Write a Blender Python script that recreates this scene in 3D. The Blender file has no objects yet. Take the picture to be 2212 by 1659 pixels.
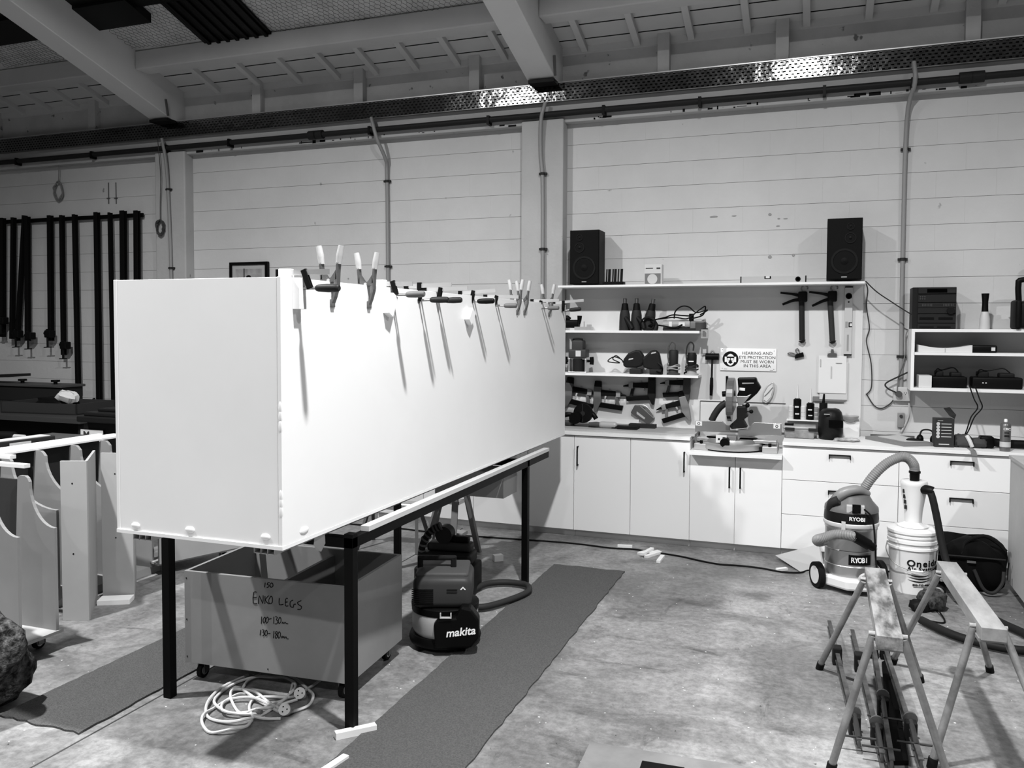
import bpy, bmesh, math, random
from mathutils import Vector, Matrix
random.seed(7)
SC = bpy.context.scene
COL = SC.collection
# ---------------------------------------------------------------- camera
cd = bpy.data.cameras.new('camera'); cam = bpy.data.objects.new('camera', cd); COL.objects.link(cam)
cd.sensor_width = 36; cd.lens = 29.457; cd.shift_y = -0.0189; cd.clip_end = 100
def look(yaw, pitch, roll):
    f = Vector((math.sin(yaw)*math.cos(pitch), math.cos(yaw)*math.cos(pitch), math.sin(pitch)))
    r = Vector((math.cos(yaw), -math.sin(yaw), 0)); u = r.cross(f)
    r2 = r*math.cos(roll)+u*math.sin(roll); u2 = u*math.cos(roll)-r*math.sin(roll)
    return Matrix((r2, u2, -f)).transposed().to_4x4()
cam.matrix_world = Matrix.Translation((0, 0, 1.70)) @ look(-0.351473, -0.0426755, 0.0043118)
SC.camera = cam
# ---------------------------------------------------------------- light of the hall: front row of high-bay lamps, added fill row behind the camera, dim ambient of the rest of the building
wd = bpy.data.worlds.new('hall_ambient'); SC.world = wd; wd.use_nodes = True
wd.node_tree.nodes['Background'].inputs[0].default_value = (1, 1, 1, 1)
wd.node_tree.nodes['Background'].inputs[1].default_value = 0.06
def lamp(x, y, z, watts, size=0.18):
    l = bpy.data.lights.new('high_bay_or_fill_lamp', 'AREA'); l.shape = 'DISK'; l.size = size; l.energy = watts; l.spread = math.radians(153)
    o = bpy.data.objects.new('high_bay_or_fill_lamp', l); COL.objects.link(o); o.location = (x, y, z)
lamp(-0.3, 2.25, 5.4, 400); lamp(-4.3, 2.1, 5.4, 450); lamp(3.8, 2.25, 5.4, 200)
lamp(-0.8, -3.4, 5.4, 170); lamp(-5.0, -3.4, 5.4, 140)  # unseen back row, added to fill the faces turned towards the camera
SC.view_settings.view_transform = 'Standard'; SC.view_settings.look = 'None'
SC.view_settings.gamma = 1; SC.view_settings.use_curve_mapping = False
SC.view_settings.exposure = -0.1
SC.cycles.max_bounces = 5; SC.cycles.diffuse_bounces = 3; SC.cycles.glossy_bounces = 2; SC.cycles.caustics_reflective = False; SC.cycles.caustics_refractive = False
# ---------------------------------------------------------------- materials (the picture is black and white: greys)
MATS = {}
def g(v, rough=0.6, metal=0.0, name=None):
    k = name or 'grey_%03d_r%02d_m%d' % (round(v*1000), round(rough*10), round(metal*10))
    if k in MATS: return MATS[k]
    if v < 0.3 and metal < 0.3: v = v*math.sqrt(v/0.3)      # dark plastics and paints read very dark
    m = bpy.data.materials.new(k); m.use_nodes = True
    b = m.node_tree.nodes['Principled BSDF']
    b.inputs['Base Color'].default_value = (v, v, v, 1); b.inputs['Roughness'].default_value = rough; b.inputs['Metallic'].default_value = metal
    if v < 0.13 and metal < 0.3: b.inputs['Specular IOR Level'].default_value = 0.12
    MATS[k] = m; return m
def nz(name, v1, v2, scale=4.0, rough=0.7, bump=0.0, detail=6, lo=0.35, hi=0.65, stretch=(1, 1, 1), metal=0.0, spots=None, bscale=None, world=False):
    """noise-mottled paint, timber or stone; spots=(value, scale, threshold)"""
    if name in MATS: return MATS[name]
    m = bpy.data.materials.new(name); m.use_nodes = True; nt = m.node_tree; N = nt.nodes; L = nt.links
    b = N['Principled BSDF']; b.inputs['Roughness'].default_value = rough; b.inputs['Metallic'].default_value = metal
    tc = N.new('ShaderNodeTexCoord'); mp = N.new('ShaderNodeMapping'); mp.inputs['Scale'].default_value = stretch
    L.new((N.new('ShaderNodeNewGeometry').outputs['Position'] if world else tc.outputs['Object']), mp.inputs[0])
    if v2 < 0.13: b.inputs['Specular IOR Level'].default_value = 0.12
    n1 = N.new('ShaderNodeTexNoise'); n1.inputs['Scale'].default_value = scale; n1.inputs['Detail'].default_value = detail; n1.inputs['Roughness'].default_value = 0.62
    L.new(mp.outputs[0], n1.inputs['Vector'])
    r = N.new('ShaderNodeValToRGB'); r.color_ramp.elements[0].position = lo; r.color_ramp.elements[1].position = hi
    r.color_ramp.elements[0].color = (v1, v1, v1, 1); r.color_ramp.elements[1].color = (v2, v2, v2, 1)
    L.new(n1.outputs[0], r.inputs[0]); out = r.outputs[0]
    for sv, ss, st in (spots or []):
        n2 = N.new('ShaderNodeTexNoise'); n2.inputs['Scale'].default_value = ss; n2.inputs['Detail'].default_value = 3
        L.new(mp.outputs[0], n2.inputs['Vector'])
        r2 = N.new('ShaderNodeValToRGB'); r2.color_ramp.elements[0].position = st; r2.color_ramp.elements[1].position = min(1, st+0.05)
        L.new(n2.outputs[0], r2.inputs[0])
        mx = N.new('ShaderNodeMixRGB'); mx.inputs[2].default_value = (sv, sv, sv, 1)
        L.new(r2.outputs[0], mx.inputs[0]); L.new(out, mx.inputs[1]); out = mx.outputs[0]
    L.new(out, b.inputs['Base Color'])
    if bump:
        n3 = N.new('ShaderNodeTexNoise'); n3.inputs['Scale'].default_value = bscale or scale*6; n3.inputs['Detail'].default_value = 4
        L.new(mp.outputs[0], n3.inputs['Vector'])
        bp = N.new('ShaderNodeBump'); bp.inputs['Strength'].default_value = bump; bp.inputs['Distance'].default_value = 0.02
        L.new(n3.outputs[0], bp.inputs['Height']); L.new(bp.outputs[0], b.inputs['Normal'])
    MATS[name] = m; return m
WHITE = g(0.80, 0.45, name='white_melamine'); WHITE2 = nz('white_board', 0.74, 0.82, 3, 0.5)
BLACK = g(0.012, 0.45, name='black_plastic'); BLACKM = g(0.007, 0.55, name='black_steel'); DARK = g(0.045, 0.5, name='dark_plastic')
MID = g(0.16, 0.5, name='mid_grey_plastic'); LIGHT = g(0.42, 0.5, name='light_grey_plastic')
STEEL = g(0.55, 0.32, 0.6, name='bright_steel'); DSTEEL = g(0.2, 0.4, 1.0, name='dull_steel'); ALU = g(0.62, 0.38, 0.9, name='aluminium')
WALLP = nz('painted_block', 0.50, 0.55, 1.3, 0.75, bump=0.10, bscale=30, spots=[(0.2, 9, 0.75)], world=True)
JOINT = nz('mortar_joint', 0.05, 0.45, 1.6, 0.9, lo=0.40, hi=0.56, stretch=(1, 1, 5))
CONCP = nz('painted_concrete', 0.37, 0.43, 1.2, 0.75, bump=0.15, bscale=25, spots=[(0.17, 14, 0.74)])
CEILP = nz('painted_roof_timber', 0.50, 0.58, 1.0, 0.7)
MDF = nz('raw_mdf', 0.36, 0.42, 2.5, 0.7)
MDFL = nz('pale_mdf', 0.50, 0.57, 1.5, 0.65)
RUBBER = g(0.022, 0.75, name='black_rubber')
# ---------------------------------------------------------------- mesh builder
class B:
    def __init__(s): s.bm = bmesh.new(); s.sm = False
    def _add(s, verts, faces, mat=None):
        vs = [s.bm.verts.new(mat @ Vector(v) if mat else v) for v in verts]
        for f in faces:
            try: s.bm.faces.new([vs[i] for i in f])
            except ValueError: pass
        return s
    def box(s, x0, x1, y0, y1, z0, z1, mat=None):
        return s._add([(x, y, z) for x in (x0, x1) for y in (y0, y1) for z in (z0, z1)],
                      [(0, 1, 3, 2), (4, 6, 7, 5), (0, 4, 5, 1), (2, 3, 7, 6), (0, 2, 6, 4), (1, 5, 7, 3)], mat)
    def bar(s, p, q, w, h=None, up=(0, 0, 1)):
        """square bar from p to q, w wide and h high"""
        p = Vector(p); q = Vector(q); h = h or w; d = (q-p); L = d.length; d.normalize(); u = Vector(up)
        if abs(d.dot(u)) > 0.99: u = Vector((1, 0, 0))
        r = d.cross(u).normalized(); u = r.cross(d)
        m = Matrix.Translation(p) @ Matrix((r, d, u)).transposed().to_4x4()
        return s.box(-w/2, w/2, 0, L, -h/2, h/2, m)
    def cyl(s, p, q, r, r2=None, n=16, cap=True):
        p = Vector(p); q = Vector(q); r2 = r if r2 is None else r2; d = (q-p).normalized()
        u = Vector((0, 0, 1)) if abs(d.z) < 0.9 else Vector((1, 0, 0)); a = d.cross(u).normalized(); b = d.cross(a)
        vs = []
        for c, rr in ((p, r), (q, r2)):
            for i in range(n):
                t = 2*math.pi*i/n; vs.append(c+(a*math.cos(t)+b*math.sin(t))*rr)
        fs = [(i, (i+1) % n, n+(i+1) % n, n+i) for i in range(n)]
        if cap: fs += [tuple(range(n-1, -1, -1)), tuple(range(n, 2*n))]
        s.sm = True; return s._add(vs, fs)
    def tube(s, pts, r, n=8, sub=6, closed=False, radii=None):
        """smooth tube through points (Catmull-Rom)"""
        P = [Vector(p) for p in pts]; Q = []; RR = []; k = len(P)
        rng = range(k if closed else k-1)
        for i in rng:
            p0 = P[(i-1) % k] if closed or i > 0 else P[0]*2-P[1]
            p1 = P[i]; p2 = P[(i+1) % k]
            p3 = P[(i+2) % k] if closed or i+2 < k else P[-1]*2-P[-2]
            for j in range(sub):
                t = j/sub
                Q.append(0.5*((2*p1)+(p2-p0)*t+(2*p0-5*p1+4*p2-p3)*t*t+(3*p1-p0-3*p2+p3)*t**3))
                if radii: RR.append(radii[i]*(1-t)+radii[(i+1) % k]*t)
        if not closed:
            Q.append(P[-1])
            if radii: RR.append(radii[-1])
        m = len(Q); vs = []; prev = None
        for i in range(m):
            d = (Q[(i+1) % m]-Q[i-1]) if closed else (Q[min(i+1, m-1)]-Q[max(i-1, 0)])
            if d.length < 1e-9: d = Vector((0, 0, 1))
            d.normalize()
            if prev is None:
                u = Vector((0, 0, 1)) if abs(d.z) < 0.9 else Vector((1, 0, 0)); a = d.cross(u).normalized()
            else:
                a = (prev-d*prev.dot(d))
                a = a.normalized() if a.length > 1e-6 else d.orthogonal().normalized()
            prev = a; b = d.cross(a); rr = RR[i] if radii else r
            for j in range(n):
                t = 2*math.pi*j/n; vs.append(Q[i]+(a*math.cos(t)+b*math.sin(t))*rr)
        fs = []
        for i in range(m if closed else m-1):
            for j in range(n):
                fs.append((i*n+j, i*n+(j+1) % n, ((i+1) % m)*n+(j+1) % n, ((i+1) % m)*n+j))
        if not closed: fs += [tuple(range(n-1, -1, -1)), tuple((m-1)*n+j for j in range(n))]
        s.sm = True; return s._add(vs, fs)
    def lathe(s, prof, c=(0, 0, 0), n=24, mat=None, axis=None):
        """profile [(r,z)] turned about z through c; closed with caps where r>0"""
        c = Vector(c); vs = []
        for r, z in prof:
            for i in range(n):
                t = 2*math.pi*i/n; v = Vector((r*math.cos(t), r*math.sin(t), z))
                vs.append((mat @ v if mat else v)+c)
        fs = []
        for k in range(len(prof)-1):
            for i in range(n): fs.append((k*n+i, k*n+(i+1) % n, (k+1)*n+(i+1) % n, (k+1)*n+i))
        if prof[0][0] > 0: fs.append(tuple(range(n-1, -1, -1)))
        if prof[-1][0] > 0: fs.append(tuple((len(prof)-1)*n+i for i in range(n)))
        s.sm = True; return s._add(vs, fs)
    def prism(s, pts, a, b, plane='xz'):
        """outline pts swept from a to b along the third axis; plane 'xz' sweeps y, 'yz' sweeps x, 'xy' sweeps z"""
        f = {'xz': lambda p, t: (p[0], t, p[1]), 'yz': lambda p, t: (t, p[0], p[1]), 'xy': lambda p, t: (p[0], p[1], t)}[plane]
        n = len(pts); vs = [f(p, a) for p in pts]+[f(p, b) for p in pts]
        return s._add(vs, [tuple(range(n)), tuple(range(2*n-1, n-1, -1))]+[(i, (i+1) % n, n+(i+1) % n, n+i) for i in range(n)])
    def ball(s, c, r, n=14, sq=(1, 1, 1)):
        k = n//2; prof = [(max(1e-4, math.sin(math.pi*i/k)), -math.cos(math.pi*i/k)) for i in range(k+1)]
        return s.lathe(prof, c, n, Matrix.Diagonal((r*sq[0], r*sq[1], r*sq[2])))
    def rbox(s, x0, x1, y0, y1, z0, z1, r, seg=3, mat=None):
        """box with rounded edges"""
        t = bmesh.new()
        bb = B(); bb.bm.free(); bb.bm = t; bb.box(x0, x1, y0, y1, z0, z1)
        bmesh.ops.bevel(t, geom=t.edges[:], offset=r, segments=seg, affect='EDGES', profile=0.5)
        vs = [v.co.copy() for v in t.verts]; t.verts.index_update(); fs = [[v.index for v in f.verts] for f in t.faces]; t.free()
        s.sm = True; return s._add(vs, fs, mat)
    def pillow(s, c, sx, sy, sz, n=10, jig=0.0, mat=None):
        """soft lumpy cushion-like body (superellipsoid)"""
        vs = []; fs = []; R = random.Random(int(c[0]*1000)+n)
        for i in range(n+1):
            ph = -math.pi/2+math.pi*i/n
            for j in range(2*n):
                th = math.pi*j/n
                e = lambda w, p: math.copysign(abs(w)**p, w)
                k = 1+R.uniform(-jig, jig)
                vs.append((c[0]+sx*e(math.cos(ph), .55)*e(math.cos(th), .55)*k, c[1]+sy*e(math.cos(ph), .55)*e(math.sin(th), .55)*k, c[2]+sz*e(math.sin(ph), .7)*k))
        for i in range(n):
            for j in range(2*n): fs.append((i*2*n+j, i*2*n+(j+1) % (2*n), (i+1)*2*n+(j+1) % (2*n), (i+1)*2*n+j))
        s.sm = True; return s._add(vs, fs, mat)
    def mesh(s, name):
        bmesh.ops.recalc_face_normals(s.bm, faces=s.bm.faces[:])
        me = bpy.data.meshes.new(name); s.bm.to_mesh(me); s.bm.free()
        if s.sm:
            for p in me.polygons: p.use_smooth = True
            me.set_sharp_from_angle(angle=math.radians(38))
        return me
    def build(s, name, mat, parent=None, bevel=0, label=None, kind=None):
        o = bpy.data.objects.new(name, s.mesh(name)); COL.objects.link(o); o.data.materials.append(mat); o.parent = parent
        if bevel:
            md = o.modifiers.new('bevel', 'BEVEL'); md.width = bevel; md.segments = 2; md.limit_method = 'ANGLE'
        if label: o['label'] = label
        if kind: o['kind'] = kind
        return o
def thing(name, label, cat, loc=(0, 0, 0), rz=0, group=None):
    o = bpy.data.objects.new(name, None); COL.objects.link(o); o.empty_display_size = 0.05
    o.location = loc; o.rotation_euler = (0, 0, rz); o['label'] = label; o['category'] = cat
    if group: o['group'] = group
    return o
def tag(o, label, cat, group=None):
    o['label'] = label; o['category'] = cat
    if group: o['group'] = group
    return o
def dup(root, loc, rz=None, label=None, parent=None):
    r = root.copy(); COL.objects.link(r); r.location = loc
    if rz is not None: r.rotation_euler = (0, 0, rz)
    if label: r['label'] = label
    if parent: r.parent = parent
    for ch in list(root.children):
        c = ch.copy(); COL.objects.link(c); c.parent = r
        for gr in list(ch.children):
            d = gr.copy(); COL.objects.link(d); d.parent = c
    return r
def struct(o): o['kind'] = 'structure'; return o
def text(body, name, size, mat, parent, loc, rot, ext=0.0006, align='CENTER', bold=0.0, shear=0.0, sx=1.0):
    c = bpy.data.curves.new(name, 'FONT'); c.body = body; c.size = size; c.align_x = align; c.align_y = 'CENTER'
    c.extrude = ext; c.offset = bold; c.shear = shear; c.resolution_u = 3
    t = bpy.data.objects.new(name, c); COL.objects.link(t)
    dg = bpy.context.evaluated_depsgraph_get(); me = bpy.data.meshes.new_from_object(t.evaluated_get(dg))
    bpy.data.objects.remove(t); bpy.data.curves.remove(c)
    o = bpy.data.objects.new(name, me); COL.objects.link(o); me.materials.clear(); me.materials.append(mat)
    o.parent = parent; o.location = loc; o.rotation_euler = rot; o.scale = (sx, 1, 1)
    return o
FRONT = (math.pi/2, 0, 0)            # lettering that faces -y
# ---------------------------------------------------------------- floor
def floor_material():
    m = bpy.data.materials.new('stained_concrete'); m.use_nodes = True; nt = m.node_tree; N = nt.nodes; L = nt.links; b = N['Principled BSDF']
    geo = N.new('ShaderNodeNewGeometry')
    def noise(sc, det, stretch=(1, 1, 1), rough=0.6, dist=0.0):
        mp = N.new('ShaderNodeMapping'); mp.inputs['Scale'].default_value = stretch; L.new(geo.outputs['Position'], mp.inputs[0])
        n = N.new('ShaderNodeTexNoise'); n.inputs['Scale'].default_value = sc; n.inputs['Detail'].default_value = det; n.inputs['Roughness'].default_value = rough; n.inputs['Distortion'].default_value = dist
        L.new(mp.outputs[0], n.inputs['Vector']); return n.outputs[0]
    def ramp(x, a, b_, va, vb):
        r = N.new('ShaderNodeMapRange'); r.inputs[1].default_value = a; r.inputs[2].default_value = b_; r.inputs[3].default_value = va; r.inputs[4].default_value = vb; r.interpolation_type = 'SMOOTHSTEP'; L.new(x, r.inputs[0]); return r.outputs[0]
    def mul(x, y):
        r = N.new('ShaderNodeMath'); r.operation = 'MULTIPLY'; L.new(x, r.inputs[0]); L.new(y, r.inputs[1]); return r.outputs[0]
    def add(x, y):
        r = N.new('ShaderNodeMath'); r.operation = 'ADD'; L.new(x, r.inputs[0]); L.new(y, r.inputs[1]); return r.outputs[0]
    base = ramp(noise(1.3, 8, (1, 1, 1), 0.68, 0.6), 0.36, 0.64, 0.125, 0.27)
    fine = ramp(noise(24, 8, (1, 1, 1), 0.75), 0.32, 0.68, 0.70, 1.22)
    smear = ramp(noise(2.6, 5, (0.55, 1.6, 1), 0.65, 1.2), 0.54, 0.72, 1.0, 0.52)
    smear2 = ramp(noise(4.2, 6, (1.7, 0.6, 1), 0.7, 0.8), 0.60, 0.70, 1.0, 0.62)
    specks = ramp(noise(38, 3, (1, 1, 1), 0.5), 0.715, 0.76, 1.0, 0.22)
    drips = ramp(noise(60, 2, (1, 1, 1), 0.5), 0.765, 0.79, 0.0, 0.4)
    col = add(mul(mul(mul(mul(base, fine), smear), smear2), specks), drips)
    L.new(col, b.inputs['Base Color']); b.inputs['Roughness'].default_value = 0.5
    bp = N.new('ShaderNodeBump'); bp.inputs['Strength'].default_value = 0.08; bp.inputs['Distance'].default_value = 0.01; L.new(noise(45, 4), bp.inputs['Height']); L.new(bp.outputs[0], b.inputs['Normal'])
    return m
FLOORM = floor_material()
fl = B().box(-14, 8, -8, 7.2, -0.2, 0).build('floor', FLOORM); struct(fl)
for i, (x, y0, y1) in enumerate(((-2.825, -6, 6.5),)):
    B().box(x-0.004, x+0.004, y0, y1, -0.001, 0.0012).build('saw_cut_joint', g(0.09, 0.9), fl)
# ---------------------------------------------------------------- back wall: three bays of painted blocks between columns
WY = 7.15
blockmesh = {}
def block(parent, x0, x1, z0, z1):
    w = round(x1-x0, 3); h = round(z1-z0, 3)
    if (w, h) not in blockmesh:
        a, b, c = w/2+0.0001, h/2-0.0011, 0.005; e = 0.0003
        bb = B()._add([(-a, 0, -b), (a, 0, -b), (a, 0, b), (-a, 0, b), (-a+e, -c, -b+e), (a-e, -c, -b+e), (a-e, -c, b-e), (-a+e, -c, b-e)],
                      [(4, 5, 6, 7), (0, 1, 5, 4), (1, 2, 6, 5), (2, 3, 7, 6), (3, 0, 4, 7)])
        me = bb.mesh('block'); me.materials.append(WALLP); blockmesh[(w, h)] = me
    o = bpy.data.objects.new('block', blockmesh[(w, h)]); COL.objects.link(o); o.parent = parent
    o.location = ((x0+x1)/2, WY+0.0008*random.random(), (z0+z1)/2)
def bay(name, x0, x1, ztop=3.5):
    w = struct(B().box(x0, x1, WY, WY+0.2, 0, 4.3).build(name, JOINT))
    z = -0.09; k = 0
    while z < ztop:
        za, zb = max(0, z), min(ztop, z+0.2); x = x0 - ((x0-(0.2 if k % 2 else 0.0)) % 0.405)
        while x < x1:
            a, b = max(x0, x), min(x1, x+0.405)
            if b-a > 0.03 and zb-za > 0.03: block(w, a, b, za, zb)
            x += 0.405
        z += 0.2; k += 1
    return w
bay('wall_back', -2.11, 4.2); bay('wall_back_middle', -6.18, -2.497); bay('wall_back_left', -10.6, -6.57)
for x0, x1 in ((-2.497, -2.11), (-6.57, -6.18)):
    struct(B().box(x0, x1, 7.02, WY+0.2, 0, 3.52).build('column', CONCP, bevel=0.012))
# bond beam proud of the blocks, upper wall above it with stub ribs
bbm = struct(B().box(-10.6, 4.2, 7.055, WY+0.2, 3.49, 3.72).build('lintel', CONCP, bevel=0.006))
uw = struct(B().box(-10.6, 4.2, 7.12, WY+0.2, 3.72, 4.3).build('wall_back_upper', nz('grimy_concrete', 0.42, 0.52, 2.2, 0.8, bump=0.2, bscale=20, spots=[(0.12, 11, 0.68)])))
for x in (-8.9, -7.45, -5.31, -4.15, -2.96, -1.26, -0.32, 1.02, 2.3, 3.6):
    B().box(x-0.05, x+0.05, 7.046, 7.13, 3.72, 4.2)  .build('stub_rib', MATS['grimy_concrete'], uw, bevel=0.004)
# chipped paint and cracks along the bond beam: real little recess-dark flakes
for i in range(60):
    x = random.choice([random.uniform(-6.1, -2.6), random.uniform(-2.0, 1.6), random.uniform(-2.0, 1.6)]); w = random.choice([0.01, 0.015, 0.03, 0.06, 0.11])*random.uniform(.6, 1.3)
    B().box(x, x+w, 7.0535, 7.0555, 3.492+0.02*random.random(), 3.497+0.024*random.random()+0.004).build('paint_chip', g(0.03, 0.9), bbm)
# ---------------------------------------------------------------- roof
SL = 0.3
def rz(y): return 4.14+SL*(7.1-y)
rm = lambda y, z=0: None
def slope_box(name, mat, x0, x1, y0, y1, d0, d1, parent=None, bevel=0):
    """board lying on the roof slope: y0<y1, thickness from d0 to d1 above the slope line"""
    vs = [(x, y, rz(y)+d) for x in (x0, x1) for y in (y0, y1) for d in (d0, d1)]
    return B()._add(vs, [(0, 1, 3, 2), (4, 6, 7, 5), (0, 4, 5, 1), (2, 3, 7, 6), (0, 2, 6, 4), (1, 5, 7, 3)]).build(name, mat, parent, bevel)
ceil = struct(slope_box('ceiling', nz('foil_insulation', 0.45, 0.60, 6, 0.55, bump=0.3, bscale=9), -10.6, 4.2, -4.0, 7.15, 0.035, 0.06))
for x0, x1 in ((-10.6, -6.5), (-6.25, -2.4), (-2.15, 4.2)):
    for y0, y1 in ((7.014, 7.16), (6.83, 7.0), (6.6, 6.816)):
        slope_box('roof_plank', CEILP, x0, x1, y0, y1, 0.0, 0.03, ceil, 0.003)
for x in (-9.4, -8.95, -8.5, -8.1, -7.7, -7.28, -6.85, -5.81, -5.29, -4.83, -4.4, -3.98, -3.56, -3.14, -2.68, -1.95, -1.49, -1.04, -0.59, -0.14, 0.31, 0.76, 1.21, 1.66, 2.1, 2.55, 3.0, 3.45, 3.9):
    slope_box('roof_batten', CEILP, x-0.028, x+0.028, 6.58, 7.13, -0.05, 0.0, ceil, 0.004)
for x0, x1 in ((-10.6, -6.5), (-6.25, -2.4), (-2.15, 4.2)):
    for yg in (6.816, 7.0): slope_box('plank_gap_shade', g(0.012), x0, x1, yg, yg+0.014, 0.002, 0.006, ceil)  # dark strips paint in the shade of the gaps between planks
    slope_box('dark_gap_backing', g(0.012), x0, x1, 6.6, 7.16, 0.031, 0.034, ceil)  # dark sheet added above the planks so their gaps look shaded
    pu = struct(B().box(x0, x1, 6.44, 6.62, 4.185, 4.36).build('purlin_beam', nz('purlin_paint', 0.46, 0.54, 1.0, 0.7), bevel=0.01))
    slope_box('roof_plank', CEILP, x0, x1, 7.10, 7.16, -0.055, 0.0, ceil)
for x0, x1 in ((-6.5, -6.25), (-2.4, -2.15)):
    vs = []
    for x in (x0, x1):
        for y in (1.0, 6.95): vs += [(x, y, 3.815+0.296*(6.95-y)), (x, y, 4.2+SL*(7.1-y))]
        vs += [(x, 7.13, 3.815), (x, 7.13, 4.2)]
    n = 6; f = []
    for a, b in ((0, 2), (2, 4)): f += [(a, b, b+1, a+1), (a+n, a+n+1, b+n+1, b+n), (a, a+n, b+n, b), (a+1, b+1, b+n+1, a+n+1)]
    f += [(0, 1, 7, 6), (4, 10, 11, 5)]
    rb = struct(B()._add(vs, f).build('rafter_beam', nz('rafter_paint', 0.56, 0.62, 0.8, 0.6), bevel=0.008))
    B().bar((x1+0.012, 6.86, 3.84), (x1+0.012, 6.83, 4.0), 0.02, 0.012).build('beam_strap', DSTEEL, rb)
    B().box(x0+0.02, x1-0.0, 6.86, 6.99, 3.795, 3.822).build('bearing_plate', g(0.03, 0.5), rb)
# dark night-time skylight sheets and a dark purlin in the left bays
DK = g(0.012, 0.35, name='skylight_sheet')
for x0, x1 in ((-5.42, -4.68),):
    sk = struct(slope_box('window_1', DK, x0, x1, 2.5, 6.44, 0.0, 0.02))
    sk.name = 'skylight_sheet'
    for i in range(7):
        x = x0+0.06+i*0.105; slope_box('corrugation', DK, x-0.02, x+0.02, 2.5, 6.44, -0.02, 0.0, sk, 0.006)
for x0, x1 in ((-10.6, -6.5), (-6.25, -5.65)):
    struct(slope_box('purlin_beam', DK, x0, x1, 5.72, 6.02, -0.05, 0.03))
    slope_box('roof_underlay', DK, x0, x1, 4.0, 5.74, -0.02, 0.03, ceil)
slope_box('roof_underlay', DK, -5.66, -4.68, 4.0, 5.86, -0.02, 0.03, ceil)
# chicken wire under the foil: hexagonal mesh, one woven sheet per bay
def wire(x0, x1, y0, y1, w=0.05):
    """hexagonal netting: zigzag rows joined by short twisted links"""
    cu = bpy.data.curves.new('chicken_wire', 'CURVE'); cu.dimensions = '3D'; cu.bevel_depth = 0.0015; cu.bevel_resolution = 0; cu.resolution_u = 1
    R = random.Random(3); a = 0.0125; ln = 0.02; pitch = 2*a+ln; nx = int((x1-x0)/(w/2)); j = 0; y = y0
    def P(x, yy): return (x+R.uniform(-.004, .004), yy+R.uniform(-.004, .004), rz(yy)+0.018+0.007*math.sin(x*9+yy*7), 1)
    def line(pts):
        sp = cu.splines.new('POLY'); sp.points.add(len(pts)-1)
        for k, p in enumerate(pts): sp.points[k].co = p
    prev = None
    while y < y1:
        row = [P(x0+i*w/2, y+(a if (i+j) % 2 else -a)) for i in range(nx+1)]; line(row)
        if prev:
            for i in range(nx+1):
                if (i+j) % 2 == 0: line([prev[i], row[i]])
        prev = row; y += pitch; j += 1
    t = bpy.data.objects.new('chicken_wire', cu); COL.objects.link(t)
    me = bpy.data.meshes.new_from_object(t.evaluated_get(bpy.context.evaluated_depsgraph_get()))
    bpy.data.objects.remove(t); o = bpy.data.objects.new('chicken_wire', me); COL.objects.link(o); me.materials.clear(); me.materials.append(g(0.03, 0.6)); o.parent = ceil; o['kind'] = 'stuff'
wire(-6.25, -5.42, 5.9, 6.43); wire(-4.68, -2.4, 5.3, 6.43); wire(-7.9, -6.5, 5.95, 6.43)

# knocks and chips in the painted blocks, drilled hooks on the left bay
chips = B()
for (x, z), w_, h_ in (((-0.845,2.637), .035, .008), ((-0.678,2.637), .02, .004), ((-0.397,2.637), .014, .012), ((-0.328,2.6), .012, .006), ((-0.275,2.598), .018, .004), ((-0.331,2.541), .016, .005), ((1.018,1.709), .008, .008), ((1.329,1.8), .010, .008), ((-0.391,2.293), .016, .014), ((-0.21,2.303), .012, .012), ((-4.698,2.734), .004, .016), ((-4.323,2.182), .008, .008)):
    o_ = B().cyl((x, 7.142, z), (x, 7.1455, z), 1.0, n=9).build('paint_chip', g(.28, .9), None); me = o_.data
    for vtx in me.vertices: vtx.co.x = x+(vtx.co.x-x)*w_*random.uniform(.7, 1.1); vtx.co.z = z+(vtx.co.z-z)*h_*random.uniform(.7, 1.1)
    o_.parent = bpy.data.objects['wall_back'] if x > -2.1 else bpy.data.objects['wall_back_middle']
chips.bm.free()
for (x, z) in ((-7.322,3.107), (-7.217,3.102)):
    B().box(x-.02, x+.02, 7.13, 7.146, z-.004, z+.004).box(x-.004, x+.004, 7.138, 7.146, z-.06, z+.17).build('hook_rail', g(.14), bpy.data.objects['wall_back_left'])
# ---------------------------------------------------------------- perforated cable tray, pipe and conduits on the wall
TRAY = nz('galvanised_tray', 0.10, 0.17, 3, 0.13, metal=1.0, bump=0.25, bscale=7)
tr = thing('cable_tray', 'long galvanised perforated cable tray running along the wall below the rafters', 'cable tray', (0, 6.995, 3.664))
bt = B(); X0, X1 = -10.4, 4.2; pitch = 0.042; rows = 6; hgt = 0.152; ch = hgt/rows
nx = int((X1-X0)/pitch)
for r in range(rows):
    z0, z1 = r*ch, (r+1)*ch; off = (r % 2)*pitch/2; zc = (z0+z1)/2; hh = ch*0.22
    for i in range(nx):
        xa = X0+off+i*pitch; xb = xa+pitch; xs, xe = xa+pitch*0.25, xb-pitch*0.25
        v = [(x_, 0.035*z_, z_) for x_, z_ in ((xa, z0), (xb, z0), (xb, z1), (xa, z1), (xs, zc-hh), (xe, zc-hh), (xe, zc+hh), (xs, zc+hh))]
        bt._add(v, [(0, 1, 5, 4), (1, 2, 6, 5), (2, 3, 7, 6), (3, 0, 4, 7)])
o = bt.build('perforated_face', TRAY, tr); o['kind'] = 'stuff'
B().box(X0, X1, 0, 0.04, -0.002, 0.001).build('bottom_lip', DSTEEL, tr)
B().box(X0, X1, -0.003, 0.024, hgt, hgt+0.008).build('top_lip', ALU, tr)
B().box(X0, X1, 0.04, 0.045, 0.0, hgt).build('tray_back', g(0.03, 0.7), tr)
PIPEM = g(0.045, 0.5, name='dark_pipe')
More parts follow.
